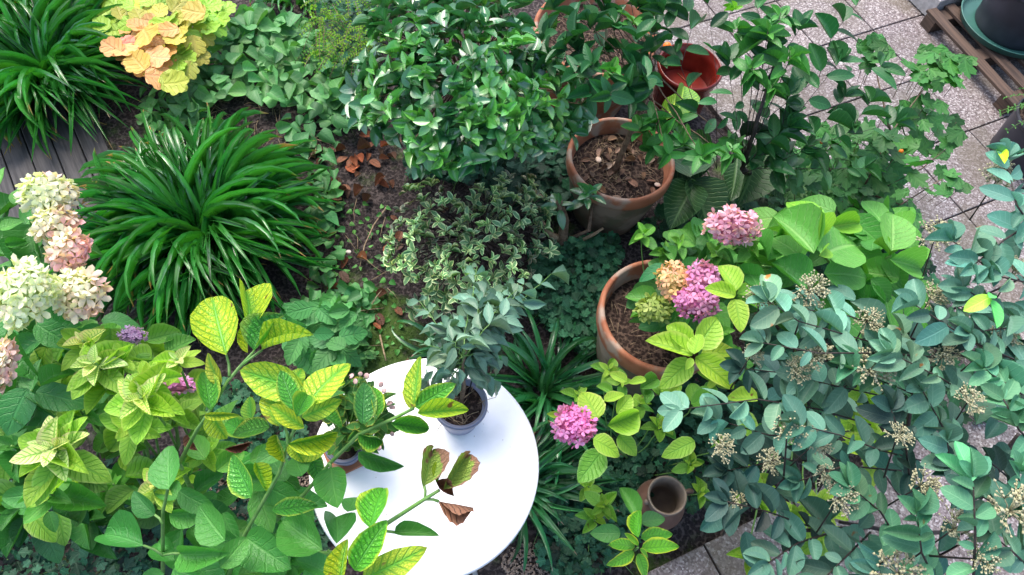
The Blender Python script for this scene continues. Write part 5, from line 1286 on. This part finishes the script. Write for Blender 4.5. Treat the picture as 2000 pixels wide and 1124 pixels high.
# tall yellowing hydrangea leaning over the table
hb = W(440, 1100, 0)
P = Plant('hydrangea', hb, 'tall leggy hydrangea with yellow green-veined leaves leaning over the white table', 'hydrangea', mat='hydrangea_chlorotic', shapes='ovate')
VN, WI = 'hydrangea_veined', 'withered_leaf'
H = [
 (442, 693, 408, 568, 1.55, .56, LI, CH), (488, 645, 487, 543, 1.6, .44, (1, 1, 1), CH), (497, 685, 546, 604, 1.6, .58, (.7, .8, 1), VN), (512, 684, 604, 640, 1.6, .45, (1.05, 1.05, 1), CH), (484, 690, 477, 622, 1.55, .24, (1.2, 1.05, .8), CH),
 (596, 764, 464, 722, 1.58, .46, (.95, 1, 1), CH), (602, 790, 668, 694, 1.66, .62, (1.1, 1.08, 1), CH), (576, 800, 548, 722, 1.66, .5, (.9, 1, 1), VN), (580, 815, 604, 762, 1.7, .62, (1.1, 1.1, 1), VN), (590, 815, 668, 784, 1.66, .45, (.95, 1, 1), CH),
 (594, 836, 525, 790, 1.62, .36, (1.15, 1.05, .8), CH), (545, 832, 522, 734, 1.58, .42, (1.05, 1.02, 1), CH), (562, 868, 668, 850, 1.6, .36, (1.05, 1.0, 1), CH), (570, 866, 592, 902, 1.58, .7, (.9, .95, 1), CH), (532, 998, 622, 986, 1.45, .42, (.8, .9, 1), VN),
 (566, 872, 498, 905, 1.45, .6, (1.2, 1.2, 1.2), GR), (646, 914, 656, 990, 1.5, .84, (1.3, 1.35, 1.1), GR), (630, 1074, 542, 1012, 1.4, .66, (1.1, 1.2, 1.1), GR), (658, 1062, 660, 994, 1.38, .72, (.9, 1.1, 1.1), GR), (680, 1000, 700, 955, 1.36, .6, (1.1, 1.2, 1.1), GR),
 (724, 1032, 745, 942, 1.6, .56, (1.5, 1.45, 1.1), VN), (692, 1114, 753, 1016, 1.68, .52, (1.35, 1.4, 1), VN), (664, 1145, 672, 1052, 1.62, .48, (1.15, 1.05, .8), CH), (708, 1132, 830, 1078, 1.66, .44, (1.1, 1.05, 1), CH), (770, 1040, 854, 1041, 1.5, .34, (1.2, 1.2, 1.1), GR),
 (708, 828, 714, 744, 1.62, .52, (.65, .75, 1.3), VN), (737, 812, 740, 738, 1.62, .32, (1.2, 1.1, .8), VN), (808, 792, 818, 694, 1.66, .36, (1, 1, 1), CH), (812, 796, 889, 749, 1.66, .46, (1.1, 1.15, 1), VN), (815, 808, 919, 797, 1.68, .36, (1, 1, 1), CH), (805, 800, 800, 740, 1.6, .4, (1.1, 1, .8), CH),
 (764, 828, 844, 838, 1.6, .42, (1.0, 1.05, 1), VN), (700, 884, 788, 916, 1.5, .34, (1.0, 1.05, 1.3), GR), (432, 752, 390, 688, 1.5, .36, (.9, .8, .6), CH), (412, 802, 398, 718, 1.5, .44, (1, 1, 1), VN), (412, 806, 440, 862, 1.48, .6, (.9, .95, .9), CH),
 (400, 812, 466, 812, 1.5, .24, (.9, .85, .7), CH), (492, 972, 450, 888, 1.4, .5, (1, 1.1, 1.2), VN), (440, 1056, 384, 988, 1.35, .65, (1.1, 1.2, 1.1), GR), (330, 956, 326, 868, 1.42, .6, (1.0, 1.15, 1.1), GR), (280, 1066, 190, 1030, 1.4, .62, (.8, 1.1, 1.1), GR),
 (302, 1006, 257, 962, 1.4, .6, (.7, .9, 1.1), GR), (352, 1082, 434, 1086, 1.4, .55, (1.2, 1.35, 1.1), GR), (430, 1110, 484, 1048, 1.4, .58, (1.1, 1.2, 1.1), GR), (350, 960, 420, 1000, 1.3, .5, (1, 1.2, 1), GR), (540, 930, 470, 940, 1.3, .6, (1, 1.2, 1), GR),
 (520, 950, 580, 985, 1.3, .7, (1.1, 1.25, 1), GR), (470, 1060, 400, 1060, 1.25, .6, (1, 1.2, 1), GR), (480, 1050, 560, 1110, 1.3, .7, (1, 1.2, 1.1), GR), (560, 1120, 500, 1090, 1.25, .6, (1.2, 1.3, 1), GR), (340, 1110, 400, 1140, 1.3, .7, (1, 1.2, 1), GR), (590, 1125, 640, 1135, 1.3, .6, (.9, 1.1, 1.1), GR),
 (320, 1120, 270, 1150, 1.3, .6, (1, 1.2, 1), GR), (505, 960, 530, 1040, 1.25, .6, (1.3, 1.3, 1), GR), (590, 930, 570, 880, 1.3, .7, (1, 1.2, 1), GR), (640, 1120, 580, 1090, 1.35, .66, (.9, 1.1, 1.1), GR), (560, 940, 520, 880, 1.25, .6, (.9, 1.1, 1), GR)]
for h in H:
    P.hero(*h[:6], jit(h[6], .04, .02), h[7], tilt=.28, dz=R(-.05, .03))
for (u, v) in scatter([(380, 900), (480, 880), (545, 920), (580, 1000), (610, 1124), (600, 1150), (340, 1150), (330, 1000)], 52, .8):
    z = R(.85, 1.2); L = 78*R(.75, 1.2)/PPM(u, v, z); a = R(0, 6.28)
    P.add(W(u, v, z), Vector((math.cos(a), math.sin(a), -.2)), Vector((G(.25), G(.25), 1)), L, .62, jit(random.choice(((1.3, 1.4, 1), (1, 1.15, 1), (.8, 1, 1))), .1), GR)
for (u, v) in scatter([(520, 740), (640, 760), (640, 870), (560, 900), (480, 850)], 16, .8):
    z = R(1.2, 1.45); L = 66*R(.8, 1.2)/PPM(u, v, z); a = R(0, 6.28)
    P.add(W(u, v, z), Vector((math.cos(a), math.sin(a), -.2)), Vector((G(.25), G(.25), 1)), L, .55, jit(random.choice(((1, 1, 1), (.8, .9, .9))), .1), random.choice((CH, VN)))
for (a, b, c, d, z, w, col, m, s) in ((828, 950, 845, 878, 1.6, .66, LI, WI, 'crumple2'), (853, 942, 868, 896, 1.6, .42, (1, 1, 1), CH, 'ovate2'), (868, 956, 912, 890, 1.6, .52, LI, WI, 'crumple0'), (850, 940, 886, 970, 1.58, .5, (1, .8, .8), 'dead_leaf', 'crumple1'), (857, 980, 924, 990, 1.58, .34, (1.6, 1.5, 1.5), 'dead_leaf', 'crumple1'),
    (700, 850, 748, 862, 1.58, .6, (.9, 1, 1), VN, 'crumple2'), (540, 850, 560, 905, 1.5, .4, (.8, .8, .6), CH, 'crumple0'), (500, 905, 520, 960, 1.5, .5, (.8, .9, .7), CH, 'crumple2'), (440, 878, 492, 862, 1.3, .3, (1, .7, .7), 'dead_leaf', 'crumple1'), (365, 850, 385, 880, 1.2, .4, (.8, .7, .7), 'dead_leaf', 'crumple2')):
    P.hero(a, b, c, d, z, w, col, m, s, pri=8)
ST = [((440, 1140, 1.15), (480, 1040, 1.3), (545, 925, 1.45), (570, 850, 1.55), (598, 795, 1.62)), ((545, 1010, 1.2), (595, 965, 1.35), (645, 905, 1.45), (700, 850, 1.55), (775, 815, 1.6), (808, 798, 1.63)),
      ((318, 1150, 1.0), (318, 1060, 1.2), (318, 1000, 1.3), (328, 955, 1.38)), ((350, 905, 1.2), (385, 840, 1.4), (412, 800, 1.47), (445, 745, 1.5), (470, 715, 1.55)), ((700, 1080, 1.4), (757, 1022, 1.52), (830, 975, 1.58), (858, 958, 1.6))]
for g in ST: P.stem_px(g, .0052, .0036)
P.stem(curve(W(440, 1140, 1.15), hb, 0, 5), .009, .011); P.stem(curve(W(545, 1010, 1.2), hb, 0, 5), .007, .009); P.stem(curve(W(318, 1150, 1.0), hb+Vector((-.1, 0, 0)), 0, 5), .007, .009)
P.stem(curve(W(350, 905, 1.2), hb, 0, 6), .006, .009); P.stem(curve(W(700, 1080, 1.4), hb, .1, 6), .006, .009)
for (a, b, c, d, z) in ((830, 975, 828, 948, 1.58), (830, 976, 857, 980, 1.58), (757, 1022, 724, 1032, 1.55), (736, 1040, 770, 1040, 1.5), (640, 905, 646, 914, 1.46), (640, 1075, 676, 1112, 1.36), (280, 1066, 318, 1085, 1.3), (302, 1006, 318, 1025, 1.3), (318, 1085, 352, 1082, 1.3), (442, 693, 448, 735, 1.52), (555, 830, 562, 868, 1.55), (555, 830, 545, 832, 1.55), (497, 685, 470, 715, 1.58), (512, 684, 470, 715, 1.58)):
    P.stem_px([(a, b, z), ((a+c)/2+2, (b+d)/2-2, z), (c, d, z)], .0028, .0035, name='petiole')
P.finish()
